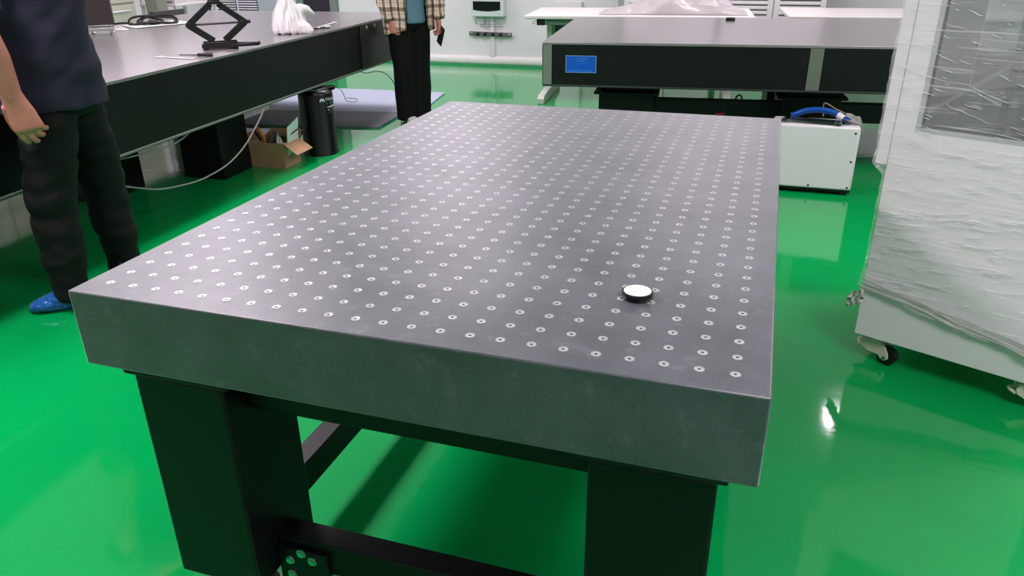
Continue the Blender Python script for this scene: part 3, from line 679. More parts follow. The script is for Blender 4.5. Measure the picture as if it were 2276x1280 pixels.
for a, b in ((-2.28, -1.4), (-1.38, -.5), (-.48, .43)):
    for z0, z1 in ((.08, .62), (.64, .83), (.85, 1.22)):
        dd = MB().box(.28, .30, a, b, z0, z1).build('drawer_front', m_olive, lc, bevel=.003)
        hb = MB().cyl((.335, a + .1, z1 - .05), (.335, b - .1, z1 - .05), .008, n=10)
        for yy in (a + .15, b - .15): hb.cyl((.30, yy, z1 - .05), (.335, yy, z1 - .05), .006, n=8)
        hb.build('bar_handle', m_white, dd)
tag(MB().box(-4.66, -4.52, 5.42, 5.56, 0, ZC - .002).build('column', mat('grey_column', (140, 138, 132), .5), bevel=.006), 'grey square column beside the pale olive cabinet', 'column')
sh = thing('shelf_rack', 'white rack with stacked papers beside the grey column', 'rack', (-4.75, 6.0, 0))
for sx in (-.2, .2):
    for sy in (-.3, .3): MB().box(sx - .015, sx + .015, sy - .015, sy + .015, 0, 1.3).build('upright', m_white, sh, bevel=.002)
for zz in (.35, .80, 1.25): MB().box(-.22, .22, -.32, .32, zz - .02, zz).build('shelf', m_white, sh, bevel=.002)
for k in range(7):
    o = tag(MB().box(-4.93, -4.6, 5.75, 6.22, .8005 + k * .016, .8145 + k * .016).build('paper_stack', m_paper, bevel=.002), 'ream in a pile of white paper on the white rack', 'paper', 'reams piled on the white rack')
    o.location = (random.uniform(-.01, .01), random.uniform(-.02, .02), 0)
bd_ = thing('dark_board', 'dark board leaning behind the far edge of the left table', 'board', (-4.0, 4.95, 0), math.radians(20))
MB()._add([(-.02, -.35, 0), (.02, -.35, 0), (.02, .35, 0), (-.02, .35, 0), (-.02, -.35, .83), (.02, -.35, .83), (.02, .35, .80), (-.02, .35, .80)], [(3, 2, 1, 0), (4, 5, 6, 7), (0, 1, 5, 4), (1, 2, 6, 5), (2, 3, 7, 6), (3, 0, 4, 7)]).build('panel', mat('dark_board_grey', (78, 72, 70), .5), bd_)
MB().box(-.12, .12, -.3, -.26, 0, .03).box(-.12, .12, .26, .3, 0, .03).build('stand_foot', m_darkpanel, bd_)

# ------------------------------------------------------------------ white instrument box behind the granite slab
wb = thing('instrument_box', 'white sheet-metal instrument box standing on the floor behind the granite table', 'instrument box', (1.43, 3.636, 0))
MB().box(-.23, .23, 0, .22, .032, .392).build('housing', m_white, wb, bevel=.012, seg=3)
MB().box(-.225, .225, .008, .215, .018, .032).build('base_frame', m_black, wb)
for sx in (-.19, .19):
    for sy in (.035, .185): MB().lathe([(.018, 0), (.02, .018)], (sx, sy, 0), 14).build('rubber_foot', m_blackr, wb)
for sx, sz in ((.205, .36), (.205, .2), (.208, .05), (0, .05), (-.205, .05), (-.205, .36)):
    MB().lathe([(.006, 0), (.006, .001), (.003, .003)], (0, 0, 0), 10).build('screw', m_darkpanel, wb).matrix_local = Matrix.Translation((sx, 0, sz)) @ Matrix.Rotation(PI / 2, 4, 'X')
ZB = .3925
wrench('wrench', (1.245, 3.705), (1.555, 3.668), 'chrome wrench nearest the front edge of the white instrument box', .024, .017, .023, m_tooldk, ZB)
wrench('wrench', (1.60, 3.715), (1.26, 3.765), 'second chrome wrench lying behind the first on the white box', .024, .02, .025, m_tooldk, ZB)
hs = thing('blue_hose', 'thick blue hose bent in an arc on the white box', 'hose', (0, 0, 0))
MB().tube(smooth_path([(1.29, 3.79, .41), (1.315, 3.79, .418), (1.364, 3.785, .442), (1.434, 3.78, .452), (1.50, 3.775, .446), (1.545, 3.765, .43)]), .017, 16).build('hose_arc', m_blue, hs)
MB().tube(smooth_path([(1.54, 3.767, .432), (1.56, 3.755, .422), (1.572, 3.745, .415)]), .019, 14).build('tape', m_bag, hs)
MB().tube([(1.57, 3.747, .416), (1.59, 3.73, .411), (1.6, 3.725, .409)], [.0165, .0165, .014], 14).build('hose_end', mat('dark_blue_hose', (10, 58, 140), .35), hs)
m_clear = mat('clear_film', (186, 184, 180), .2, spec=.7, bump=.4, bscale=14, alpha=.6)
mb = MB()
def drape(u, v):
    x = 1.585 + .10 * u; y = 3.85 - .15 * v + .012 * nz((u * 2, v * 2, 2))
    z = .432 - .022 * u + .012 * nz((u * 2.5, v * 2.5, 6)) + .004 * nz((u * 8, v * 3, 1))
    e = max(0, x - 1.664)
    z = z - .02 * v - e * 2.2
    return Vector((x, y, max(z, .3945 if x < 1.665 else .3)))
mb.grid(drape, 24, 24)
tag(mb.build('clear_bag', m_clear, thick=.0012, angle=180, fixn=False), 'clear plastic bag hanging over the corner of the white box', 'bag')
tag(MB().tube(smooth_path([(1.47, 3.86, .4), (1.462, 3.86, .47), (1.48, 3.85, .475), (1.53, 3.84, .45), (1.58, 3.83, .43)]), .004, 6).build('tan_cord', mat('tan_cord', (150, 125, 110), .6)), 'thin tan cord rising behind the blue hose', 'cord')

# ------------------------------------------------------------------ film-wrapped cabinet on casters
CB = thing('wrapped_cabinet', 'white cabinet on casters wrapped in clear stretch film', 'cabinet', (1.53, 1.673, 0), math.atan2(-.398, .917))
CW, CDp = .62, .6
MB().box(0, CW, 0, CDp, .10, .70).build('lower_body', m_cab, CB, bevel=.003)
mb = MB()                                                        # upper housing with a window opening and open inside
OV = -.036; wx0, wx1, wz0, wz1 = .06, .54, .812, 1.62; T = .02; H = 1.75
mb.box(OV, wx0, 0, T, .70, H).box(wx1, CW + .03, 0, T, .70, H).box(wx0, wx1, 0, T, .70, wz0).box(wx0, wx1, 0, T, wz1, H)
mb.box(OV, OV + T, T, CDp, .70, H)
for (a, b, c, d) in ((T, .06, .70, H), (CDp - .06, CDp, .70, H), (.06, CDp - .06, .70, wz0), (.06, CDp - .06, wz1, H)): mb.box(CW + .03 - T, CW + .03, a, b, c, d)  # unseen side, back and roof openings made to let light in
for (a, b, c, d) in ((OV, wx0, .70, H), (wx1, CW + .03 - T, .70, H), (wx0, wx1, .70, wz0), (wx0, wx1, wz1, H)): mb.box(a, b, CDp - T, CDp, c, d)
mb.box(OV + T, .06, T, CDp - T, H - T, H).box(wx1, CW + .03 - T, T, CDp - T, H - T, H).box(.06, wx1, T, .08, H - T, H).box(.06, wx1, CDp - .08, CDp - T, H - T, H).box(OV + T, CW + .03 - T, T, CDp - T, .70, .72)
mb.build('upper_housing', m_cab, CB, smooth=False)
MB().box(-.0015, .0005, -.0008, .001, .70, H).build('panel_seam', mat('seam_dark', (150, 150, 152), .6), CB, smooth=False)
fr = MB(); q = .014
fr.box(wx0, wx0 + q, .0, .02, wz0, wz1).box(wx1 - q, wx1, 0, .02, wz0, wz1).box(wx0 + q, wx1 - q, 0, .02, wz0, wz0 + q).box(wx0 + q, wx1 - q, 0, .02, wz1 - q, wz1)
wf = fr.build('window_frame', mat('frame_grey', (176, 178, 178), .4), CB, smooth=False)
g2 = MB(); p = .006
g2.box(wx0 + q, wx0 + q + p, .008, .018, wz0 + q, wz1 - q).box(wx1 - q - p, wx1 - q, .008, .018, wz0 + q, wz1 - q).box(wx0 + q, wx1 - q, .008, .018, wz0 + q, wz0 + q + p).box(wx0 + q, wx1 - q, .008, .018, wz1 - q - p, wz1 - q)
g2.build('gasket', m_blackr, wf, smooth=False)
def glass_mat(name, tint, glossf=.12, rough=.02):
    m = bpy.data.materials.new(name); m.use_nodes = True; nt = m.node_tree; N = nt.nodes; L = nt.links
    N.remove(N['Principled BSDF']); out = N['Material Output']
    tr = N.new('ShaderNodeBsdfTransparent'); tr.inputs[0].default_value = tint; gl = N.new('ShaderNodeBsdfGlossy'); gl.inputs['Roughness'].default_value = rough
    fn = N.new('ShaderNodeFresnel'); fn.inputs[0].default_value = 1.5
    ad = N.new('ShaderNodeMath'); ad.operation = 'ADD'; ad.use_clamp = True; ad.inputs[1].default_value = glossf; L.new(fn.outputs[0], ad.inputs[0])
    mx = N.new('ShaderNodeMixShader'); L.new(ad.outputs[0], mx.inputs[0]); L.new(tr.outputs[0], mx.inputs[1]); L.new(gl.outputs[0], mx.inputs[2]); L.new(mx.outputs[0], out.inputs[0])
    return m
MB().box(wx0 + q, wx1 - q, .011, .015, wz0 + q, wz1 - q).build('glass_pane', glass_mat('window_glass', (.93, .95, .94, 1), .16), wf, smooth=False)
MB().box(wx0, wx1, CDp - .012, CDp - .008, wz0, wz1).build('glass_pane', glass_mat('added_back_glass', (.85, .88, .86, 1), .04), CB, smooth=False)  # back, roof and side panes added so light reaches the interior
MB().box(.06, wx1, .08, CDp - .08, H - .012, H - .008).build('glass_pane', glass_mat('added_roof_glass', (.9, .92, .9, 1), .02), CB, smooth=False)
MB().box(CW + .018, CW + .022, .06, CDp - .06, wz0, wz1).build('glass_pane', glass_mat('added_side_glass', (.85, .88, .86, 1), .04), CB, smooth=False)
ip = MB().box(.0, CW - .02, .06, CDp - .04, .722, .76).build('inner_deck', mat('inner_tan', (178, 168, 154), .5), CB, bevel=.004)
MB().bar((.05, .10, .83), (.40, .34, 1.12), .03, .03).build('inner_rail', mat('inner_rail', (196, 194, 184), .4), CB, bevel=.003)
MB().box(.26, .28, .05, .07, .76, 1.6).build('inner_post', mat('inner_dark', (92, 96, 94), .4), CB, bevel=.003)
MB().box(.50, .54, .3, .36, .76, 1.6).build('inner_post', m_white, CB, bevel=.003)
MB().box(.05, .14, .12, .24, .76, .86).build('inner_block', m_white, CB, bevel=.006)
MB().box(.27, .50, .25, .45, .76, .98).build('inner_unit', mat('inner_unit', (150, 154, 148), .4), CB, bevel=.01)
m_cast = mat('cream_caster', (206, 202, 186), .4); m_tyre = mat('black_tyre', (16, 15, 18), .4)
def caster(x, y, rz, name='caster'):
    M_ = Matrix.Translation((x, y, 0)) @ Matrix.Rotation(rz, 4, 'Z')
    c = MB(); c.M = M_; c.cyl((0, 0, .092), (0, 0, .1), .036, n=20).cyl((0, 0, .078), (0, 0, .093), .028, n=20)
    pr = [(-.045, .050), (-.05, .066), (-.038, .082), (.02, .084), (.04, .07), (.052, .045), (.055, .03), (.045, .02), (.03, .022), (.02, .034), (-.02, .036)]
    n = len(pr)
    for y0, y1 in ((-.026, -.018), (.018, .026)):
        c._add([(a, yy, b) for yy in (y0, y1) for a, b in pr], [tuple(range(n)), tuple(range(2 * n - 1, n - 1, -1))] + [(i, (i + 1) % n, n + (i + 1) % n, n + i) for i in range(n)])
    c.box(-.045, .02, -.02, .02, .072, .084)
    co = c.build(name, m_cast, CB, bevel=.002)
    wv = MB(); wv.M = M_; wv.tube([(.042, -.016, .032), (.042, -.014, .032), (.042, .014, .032), (.042, .016, .032)], [.026, .032, .032, .026], 28); wv.build('wheel', m_tyre, co)
    ax = MB(); ax.M = M_; ax.cyl((.042, -.03, .032), (.042, .03, .032), .006, n=10); ax.build('axle', m_chrome, co)
    bk = MB(); bk.M = M_; n = 14
    bk.tube([(-.047 - .016 * math.sin(PI * i / n), -.022 + .044 * i / n, .052 + .004 * math.sin(PI * i / n)) for i in range(n + 1)], .006, 8); bk.build('brake_pedal', m_cast, co)
for x, y, rz in ((.068, .052, math.radians(-8)), (CW - .085, .055, math.radians(20)), (.07, CDp - .07, 2.2), (CW - .07, CDp - .07, .8)): caster(x, y, rz)

# stretch film: wraps all four sides, bunched along its lower edge
def film_mat():
    m = bpy.data.materials.new('stretch_film'); m.use_nodes = True; nt = m.node_tree; N = nt.nodes; L = nt.links
    b = N['Principled BSDF']; out = N['Material Output']
    b.inputs['Base Color'].default_value = (.93, .91, .93, 1); b.inputs['Roughness'].default_value = .16; b.inputs['Specular IOR Level'].default_value = .9
    tr = N.new('ShaderNodeBsdfTransparent')
    uv = N.new('ShaderNodeUVMap'); uv.uv_map = 'UVMap'
    def ns(sx, sy, det, rot=0.):
        mp = N.new('ShaderNodeMapping'); mp.inputs['Scale'].default_value = (sx, sy, 1); mp.inputs['Rotation'].default_value = (0, 0, rot)
        n = N.new('ShaderNodeTexNoise'); n.inputs['Scale'].default_value = 1; n.inputs['Detail'].default_value = det
        L.new(uv.outputs[0], mp.inputs[0]); L.new(mp.outputs[0], n.inputs['Vector']); return n
    a = ns(3.2, 90, 3, .10); c = ns(6, 200, 2, -.08); d = ns(2.2, 3.2, 3)
    r = N.new('ShaderNodeMapRange'); r.inputs[1].default_value = .56; r.inputs[2].default_value = .74; r.inputs[3].default_value = .0; r.inputs[4].default_value = .7
    L.new(a.outputs[0], r.inputs[0])
    g = N.new('ShaderNodeMapRange'); g.inputs[1].default_value = .36; g.inputs[2].default_value = .62; g.inputs[3].default_value = .15; g.inputs[4].default_value = 1
    L.new(d.outputs[0], g.inputs[0])
    mu = N.new('ShaderNodeMath'); mu.operation = 'MULTIPLY'; L.new(r.outputs[0], mu.inputs[0]); L.new(g.outputs[0], mu.inputs[1])
    ad = N.new('ShaderNodeMath'); ad.operation = 'ADD'; ad.use_clamp = True; ad.inputs[1].default_value = .19; L.new(mu.outputs[0], ad.inputs[0])
    h = N.new('ShaderNodeMath'); h.operation = 'MULTIPLY_ADD'; h.inputs[1].default_value = .45; L.new(c.outputs[0], h.inputs[0]); L.new(a.outputs[0], h.inputs[2])
    bp = N.new('ShaderNodeBump'); bp.inputs['Strength'].default_value = .35; bp.inputs['Distance'].default_value = .003
    L.new(h.outputs[0], bp.inputs['Height']); L.new(bp.outputs[0], b.inputs['Normal'])
    mx = N.new('ShaderNodeMixShader'); L.new(ad.outputs[0], mx.inputs[0]); L.new(tr.outputs[0], mx.inputs[1]); L.new(b.outputs[0], mx.inputs[2]); L.new(mx.outputs[0], out.inputs[0])
    return m
m_film = film_mat()
def film_bottom(s): return .285 - .155 * min(1, max(0, s / .9)) + .012 * nz((s * 5, 0, 3)) + .006 * nz((s * 17, 0, 8))
def film_path(t):
    """Point on the wrapped outline (local), t in metres along it: front, right, back, left."""
    a, b = CW + .03 - OV, CDp
    t = t % (2 * (a + b))
    if t < a: return Vector((OV + t, 0)), Vector((0, -1))
    t -= a
    if t < b: return Vector((CW + .03, t)), Vector((1, 0))
    t -= b
    if t < a: return Vector((CW + .03 - t, CDp)), Vector((0, 1))
    t -= a
    return Vector((OV, CDp - t)), Vector((-1, 0))
PER = 2 * (CW + .03 - OV + CDp)
NV = 150
def seg(t0, t1, n): return [t0 + (t1 - t0) * i / n for i in range(n)]
A_, B_ = CW + .03 - OV, CDp
TS = seg(0, A_, 80) + seg(A_, A_ + B_, 30) + seg(A_ + B_, 2 * A_ + B_, 40) + seg(2 * A_ + B_, PER, 30) + [PER - 1e-6]
NU = len(TS) - 1
CORN = {0: (-1, -1), 80: (1, -1), 110: (1, 1), 150: (-1, 1), NU: (-1, -1)}
vs, uvs = [], []
for j in range(NV + 1):
    for i in range(NU + 1):
        t = TS[i]; P, nrm = film_path(t)
        if i in CORN: nrm = Vector(CORN[i])
        zb = film_bottom(P.x); v = j / NV; z = zb + (1.72 - zb) * v
        if z < .70:                                              # below the overhang the film pulls in towards the lower body
            k = min(1, (.70 - z) / .03)
            if P.x < .0: P = Vector((OV + (0 - OV) * k * .95, P.y))
            if P.x > CW: P = Vector((CW + .03 - .03 * k * .95, P.y))
        off = .006 + .0035 * nz((t * 2.5, z * 22 + t * 2, 4)) + .0015 * nz((t * 7, z * 60, 1))
        low = max(0, 1 - (z - zb) / .05)
        off += low * (.006 + .008 * abs(nz((t * 12, z * 30, 5))))
        off = max(off, .0025)
        vs.append((P.x + nrm.x * off, P.y + nrm.y * off, z)); uvs.append((t, z))
W1 = NU + 1
fs = [(j * W1 + i, j * W1 + i + 1, (j + 1) * W1 + i + 1, (j + 1) * W1 + i) for j in range(NV) for i in range(NU)]
me = bpy.data.meshes.new('stretch_film'); me.from_pydata(vs, [], fs)
ul = me.uv_layers.new(name='UVMap')
for lp_ in me.loops: ul.data[lp_.index].uv = uvs[lp_.vertex_index]
tag(link('stretch_film', me, m_film, CB, angle=180), 'clear wrinkled stretch film')
m_roll = mat('bunched_film', (205, 205, 200), .2, spec=.8, bump=.5, bscale=30, alpha=.55)
random.seed(31)
for kk, (dz, ra) in enumerate(((0., .007), (.014, .0045), (.03, .003), (-.007, .003))):
    rp_ = []; rr_ = []
    for i in range(90):
        q_ = -.006 + (CW + .01) * i / 89
        rp_.append((q_, -.014 - .004 * nz((q_ * 9, 1 + kk, 2)), film_bottom(q_) + dz * (1 + .6 * nz((q_ * 3, kk, 4))) + .007 * nz((q_ * 8, 4 + kk, 1)))); rr_.append(ra * (.5 + 1.1 * abs(nz((q_ * 13, 2 + kk, 7)))) + .001)
    MB().tube(rp_, rr_, 8).build('bunched_edge', m_roll, CB, angle=180)
# taut creases of the film: thin raised ridges running almost level around the front
m_crease = mat('film_crease', (245, 242, 244), .1, spec=1.0)
cz = MB()
for i in range(420):
    q0 = random.uniform(OV + .01, CW - .06); z0 = random.uniform(.30, 1.68) if random.random() < .75 else random.gauss(.50, .09)
    if z0 < film_bottom(q0) + .03 or z0 > 1.69: continue
    Lc = random.choice((.012, .018, .025, .035, .05, .07, .10)) * random.uniform(.6, 1.3); tilt = (.10 if z0 < .62 else -.28 if z0 > .8 else -.05) + random.gauss(0, .07)
    rr0 = random.uniform(.0004, .0011); pts = []; rad = []
    for k in range(9):
        u_ = k / 8; x_ = min(q0 + Lc * u_, CW); z_ = z0 + Lc * u_ * tilt + .006 * Lc / .06 * nz((u_ * 2.2, i * 1.7, 2))
        if z_ < .70 and x_ < 0.004: x_ = .004
        pts.append((x_, -.0085 - .0015 * math.sin(PI * u_), z_)); rad.append(rr0 * (.25 + .75 * math.sin(PI * u_)))
    cz.tube(pts, rad, 6)
cz.build('film_creases', m_crease, CB, angle=180, fixn=False)['kind'] = 'stuff'
fk = MB()
def corner_flap(u, v):
    return Vector((.01 - .055 * u - .012 * nz((u * 5, v * 5, 3)), -.014 + .02 * u + .012 * nz((u * 4, v * 6, 8)), .285 - .065 * v * (1 - .25 * u) - .05 * u + .012 * nz((u * 6, v * 3, 5))))
fk.grid(corner_flap, 12, 12)
fk.build('torn_film_flap', mat('torn_film', (214, 214, 204), .25, spec=.7, bump=.4, bscale=40), CB, thick=.001, angle=180, fixn=False)

# ------------------------------------------------------------------ people
def V(*a): return Vector(a)
def hand_shapes(mb, wrist, d, back, thumb, curl=.5, sc=1.0):
    """Palm, four fingers and a thumb as tubes. d: along the hand, back: back-of-hand normal, thumb: towards the thumb side."""
    wrist = Vector(wrist); d = Vector(d).normalized(); back = Vector(back); back = (back - d * back.dot(d)).normalized(); th = d.cross(back)
    if th.dot(Vector(thumb)) < 0: th = -th
    pl = .092 * sc
    mb.loft([(wrist - d * .045, th * .026 * sc, back * .026 * sc), (wrist - d * .015, th * .028 * sc, back * .025 * sc), (wrist + d * .015, th * .031 * sc, back * .022 * sc), (wrist + d * pl * .5, th * .038 * sc, back * .017 * sc), (wrist + d * pl * .95, th * .041 * sc, back * .014 * sc), (wrist + d * pl * 1.05, th * .036 * sc, back * .01 * sc)], 16)
    for k, (o, L, r) in enumerate(((.031, .072, .0092), (.0105, .08, .0096), (-.0105, .074, .0092), (-.030, .058, .0082))):
        p = wrist + d * pl * (.93 - .04 * abs(k - 1)) + th * o * sc; dirv = d.copy(); pts = [p - d * .02 * sc, p]; rad = [r * sc * 1.05, r * sc * 1.05]
        ang = 0
        for q, fr_ in enumerate((.45, .32, .23)):
            ang += curl * (.7 + .12 * k) * (1, 1.15, .8)[q]
            dirv = d * math.cos(ang) - back * math.sin(ang)
            p = p + dirv * L * fr_ * sc; pts.append(p); rad.append(r * sc * (.98, .9, .72)[q])
        mb.tube(pts, rad, 10)
    p = wrist + d * pl * .22 + th * .028 * sc; pts = [p - th * .015 * sc, p]; rad = [.014 * sc, .0125 * sc]
    dv = (d * .95 + th * .32 - back * .38).normalized()
    for L, b in ((.038, 0), (.03, .35), (.022, .25)):
        dv = (dv - th * b * .6 - back * b * .4 * curl + d * b * .4).normalized(); p = p + dv * L * sc; pts.append(p); rad.append(.0105 * sc if L > .025 else .0085 * sc)
    mb.tube(pts, rad, 10)
def head_shapes(mb, c, f, left, sc=1.0):
    """Head with face: skull, jaw, nose, lips, brows, ears. c: centre of the head, f: facing, left: towards the left ear."""
    c = Vector(c); f = Vector(f).normalized(); l = Vector(left).normalized(); u = Vector((0, 0, 1))
    R = [(-.115, .03, .035, .030), (-.10, .05, .055, .032), (-.07, .062, .075, .018), (-.03, .068, .088, .006), (.02, .074, .096, 0), (.06, .073, .096, -.004), (.09, .062, .082, -.006), (.112, .04, .055, -.008), (.12, .015, .02, -.008)]
    mb.loft([(c + u * z * sc + f * o * sc, l * a * sc, f * b * sc) for z, a, b, o in R], 24)
    mb.loft([(c + f * .088 * sc + u * .012 * sc, l * .008 * sc, f * .008 * sc), (c + f * .102 * sc - u * .02 * sc, l * .014 * sc, f * .013 * sc), (c + f * .094 * sc - u * .034 * sc, l * .014 * sc, f * .010 * sc)], 10)
    mb.tube([c + f * .092 * sc - u * .056 * sc + l * .02 * sc, c + f * .097 * sc - u * .055 * sc, c + f * .092 * sc - u * .056 * sc - l * .02 * sc], [.005, .0075, .005], 8)
    for s in (-1, 1):
        mb.loft([(c + l * s * .070 * sc - f * .006 * sc + u * z * sc, l * .008 * sc, f * w_ * sc) for z, w_ in ((-.03, .006), (-.015, .014), (.01, .018), (.028, .013))], 10)
        mb.tube([c + f * .090 * sc + u * .028 * sc + l * s * .012 * sc, c + f * .084 * sc + u * .032 * sc + l * s * .045 * sc], [.006, .005], 8)
def person_extras(root, c, f, left, hair_mat, sc=1.0):
    c = Vector(c); f = Vector(f).normalized(); l = Vector(left).normalized(); u = Vector((0, 0, 1))
    hb = MB(); R = [(-.06, .045, .03, -.075), (-.02, .072, .06, -.05), (.03, .081, .088, -.018), (.07, .081, .1, -.008), (.1, .07, .088, -.008), (.122, .045, .06, -.008), (.13, .015, .02, -.008)]
    hb.loft([(c + u * z * sc + f * o * sc, l * a * sc, f * b * sc) for z, a, b, o in R], 24)
    link('hair', fuse(hb, .008, 3, lambda p: .004 * nz(p, 40), 'hair'), hair_mat, root, angle=180)
    for s in (-1, 1):
        e = MB().sphere(c + f * .083 * sc + u * .012 * sc + l * s * .032 * sc, .0115 * sc, 8); eo = e.build('eye', mat('eye_white', (225, 222, 218), .2), root)
        MB().sphere(c + f * .0915 * sc + u * .012 * sc + l * s * .032 * sc, .0048 * sc, 6).build('pupil', m_blackg, eo)
m_hair = mat('black_hair', (24, 21, 20), .45, var=.2, bump=.6, bscale=60, stretch=(1, 1, .2))
def shoe(name, ankle, f, m, root, L=.27, wd=.05, ht=.08, cover=False):
    f = Vector(f); f.z = 0; f.normalize(); l = Vector((-f.y, f.x, 0)); a = Vector(ankle); g = Vector((a.x, a.y, 0))
    mb = MB()
    R = [(-.085, .028, .034), (-.07, .036, .05), (-.03, .038, .058), (.03, .040, .05), (.08, .045, .036), (.13, .047, .028), (.165, .04, .022), (.185, .02, .014)]
    mb.loft([(g + f * x * L / .27 + Vector((0, 0, h_ + .001)), l * w_ * wd / .045, Vector((0, 0, h_))) for x, w_, h_ in R], 18)
    mb.loft([(g + f * (-.02) + Vector((0, 0, .05)), l * .036, f * .055), (g + f * (-.03) + Vector((0, 0, ht + .02)), l * .036, f * .046)], 16)
    fo = (lambda p: .006 * nz((p.x * 30, p.y * 30, p.z * 55)) + .004 * nz(p, 70)) if cover else (lambda p: .0)
    me_ = fuse(mb, .006, 3, fo, 'shoe')
    for v in me_.vertices: v.co.z = max(v.co.z, .0015)
    return link(name, me_, m, root, angle=180)

# --- man in navy T-shirt, seen from behind his left shoulder, facing the left table
f1 = Vector((-.93, .36, 0)).normalized(); l1 = Vector((-f1.y, f1.x, 0))          # facing, his left
hipc = V(-1.442, 1.338, .86)
La, Lk, Lh = V(-1.452, 1.20, .085), V(-1.455, 1.215, .44), V(-1.432, 1.282, .79)
Ra, Rk, Rh = V(-1.492, 1.525, .085), V(-1.508, 1.525, .42), V(-1.465, 1.445, .80)
chest = V(-1.44, 1.34, 1.28); neckb = V(-1.45, 1.345, 1.47); headc = V(-1.48, 1.355, 1.63)
shL = chest + l1 * .19 + V(0, 0, .12); shR = chest - l1 * .19 + V(0, 0, .12)
elL = V(-1.365, 1.06, 1.085); wrL = V(-1.362, 1.10, .875)
elR = V(-1.565, 1.475, 1.11); wrR = V(-1.70, 1.37, .99)
mb = MB()
for a, k, h_ in ((La, Lk, Lh), (Ra, Rk, Rh)): mb.tube([V(a.x, a.y, .04), a, k, h_, h_ + V(0, 0, .06)], [.04, .04, .055, .078, .07], 14)
mb.loft([(hipc + V(0, 0, -.06), l1 * .15, f1 * .1), (hipc + V(0, 0, .1), l1 * .15, f1 * .1), (chest - V(0, 0, .1), l1 * .155, f1 * .11), (chest + V(0, 0, .08), l1 * .17, f1 * .1), (neckb - V(0, 0, .03), l1 * .09, f1 * .07)], 20)
mb.tube([neckb - V(0, 0, .05), neckb, headc - V(0, 0, .06)], [.065, .058, .055], 14)
head_shapes(mb, headc, f1, l1)
mb.tube([shL, shL.lerp(elL, .5), elL, elL.lerp(wrL, .35), elL.lerp(wrL, .8), wrL, wrL + V(.006, .006, -.03)], [.058, .052, .048, .050, .038, .033, .022], 16)
mb.tube([shR, shR.lerp(elR, .5), elR, elR.lerp(wrR, .35), wrR], [.058, .05, .043, .044, .031], 14)
hand_shapes(mb, wrL, V(.16, .16, -1), V(.55, -.83, .1), V(-1, -.3, 0), .55, 1.28)
hand_shapes(mb, wrR, V(-.8, -.1, -.5), V(-.3, .1, 1), V(0, 1, 0), .35, 1.05)
me = fuse(mb, .0042, 4, None, 'person')
man = tag(link('person', me, m_skin, angle=180), 'person in a navy T-shirt, black trousers and blue shoe covers facing the left table', 'person')
def cloth_folds(amp, kx=7, kz=16, tilt=4):
    return lambda p: amp * nz((p.x * kx + p.z * tilt, p.y * kx, p.z * kz)) + amp * .5 * nz((p.x * kx * 2.3, p.y * kx * 2.3 - p.z * tilt * 2, p.z * kz * 1.6))
mb = MB()
for a, k, h_, sd in ((La, Lk, Lh, 1), (Ra, Rk, Rh, -1)):
    bot = V(a.x, a.y, .05 if sd > 0 else .018)
    mb.loft([(bot, l1 * .066, f1 * .082), (a + V(0, 0, .06), l1 * .07, f1 * .082), (a.lerp(k, .5), l1 * .080, f1 * .088), (k, l1 * .086, f1 * .092), (k.lerp(h_, .5), l1 * .098, f1 * .108), (h_, l1 * .10, f1 * .118), (h_ + V(0, 0, .04), l1 * .085, f1 * .105)], 24)
mb.loft([(hipc + V(0, 0, -.09), l1 * .155, f1 * .12), (hipc, l1 * .158, f1 * .12), (hipc + V(0, 0, .05), l1 * .15, f1 * .112)], 24)
m_trou = mat('black_trousers', (9, 11, 11), .75, spec=.3, var=.2, vscale=10, bump=.15, bscale=120)
link('trousers', fuse(mb, .009, 4, cloth_folds(.011), 'trousers'), m_trou, man, angle=180)
mb = MB()
tc_ = hipc + V(0, 0, 0)
mb.loft([(tc_ + V(0, 0, -.066), l1 * .194, f1 * .166), (tc_ + V(0, 0, .02), l1 * .188, f1 * .156), (tc_ + V(0, 0, .14), l1 * .180, f1 * .155), (tc_ + V(0, 0, .28), l1 * .182, f1 * .148), (chest, l1 * .195, f1 * .135), (chest + V(0, 0, .1), l1 * .2, f1 * .12), (chest + V(0, 0, .17), l1 * .13, f1 * .09), (neckb + V(0, 0, .0), l1 * .07, f1 * .072)], 32)
for s_, e_ in ((shL, elL), (shR, elR)): mb.tube([s_.lerp(chest, .35), s_ + V(0, 0, .005), s_.lerp(e_, .4), s_.lerp(e_, .82)], [.07, .078, .082, .085], 18)
m_navy = mat('navy_cotton', (28, 27, 50), .8, var=.12, vscale=9, bump=.12, bscale=200)
link('t_shirt', fuse(mb, .009, 4, cloth_folds(.015, 6, 7, 9), 't_shirt'), m_navy, man, angle=180)
m_cover = mat('blue_shoe_cover', (28, 92, 168), .3, spec=.6, bump=.5, bscale=40)
shoe('shoe_cover', La, V(-.80, -.45, 0), m_cover, man, .25, .052, .085, True)
shoe('shoe_cover', Ra, V(-.77, .64, 0), m_cover, man, .25, .052, .085, True)
person_extras(man, headc, f1, l1, m_hair)

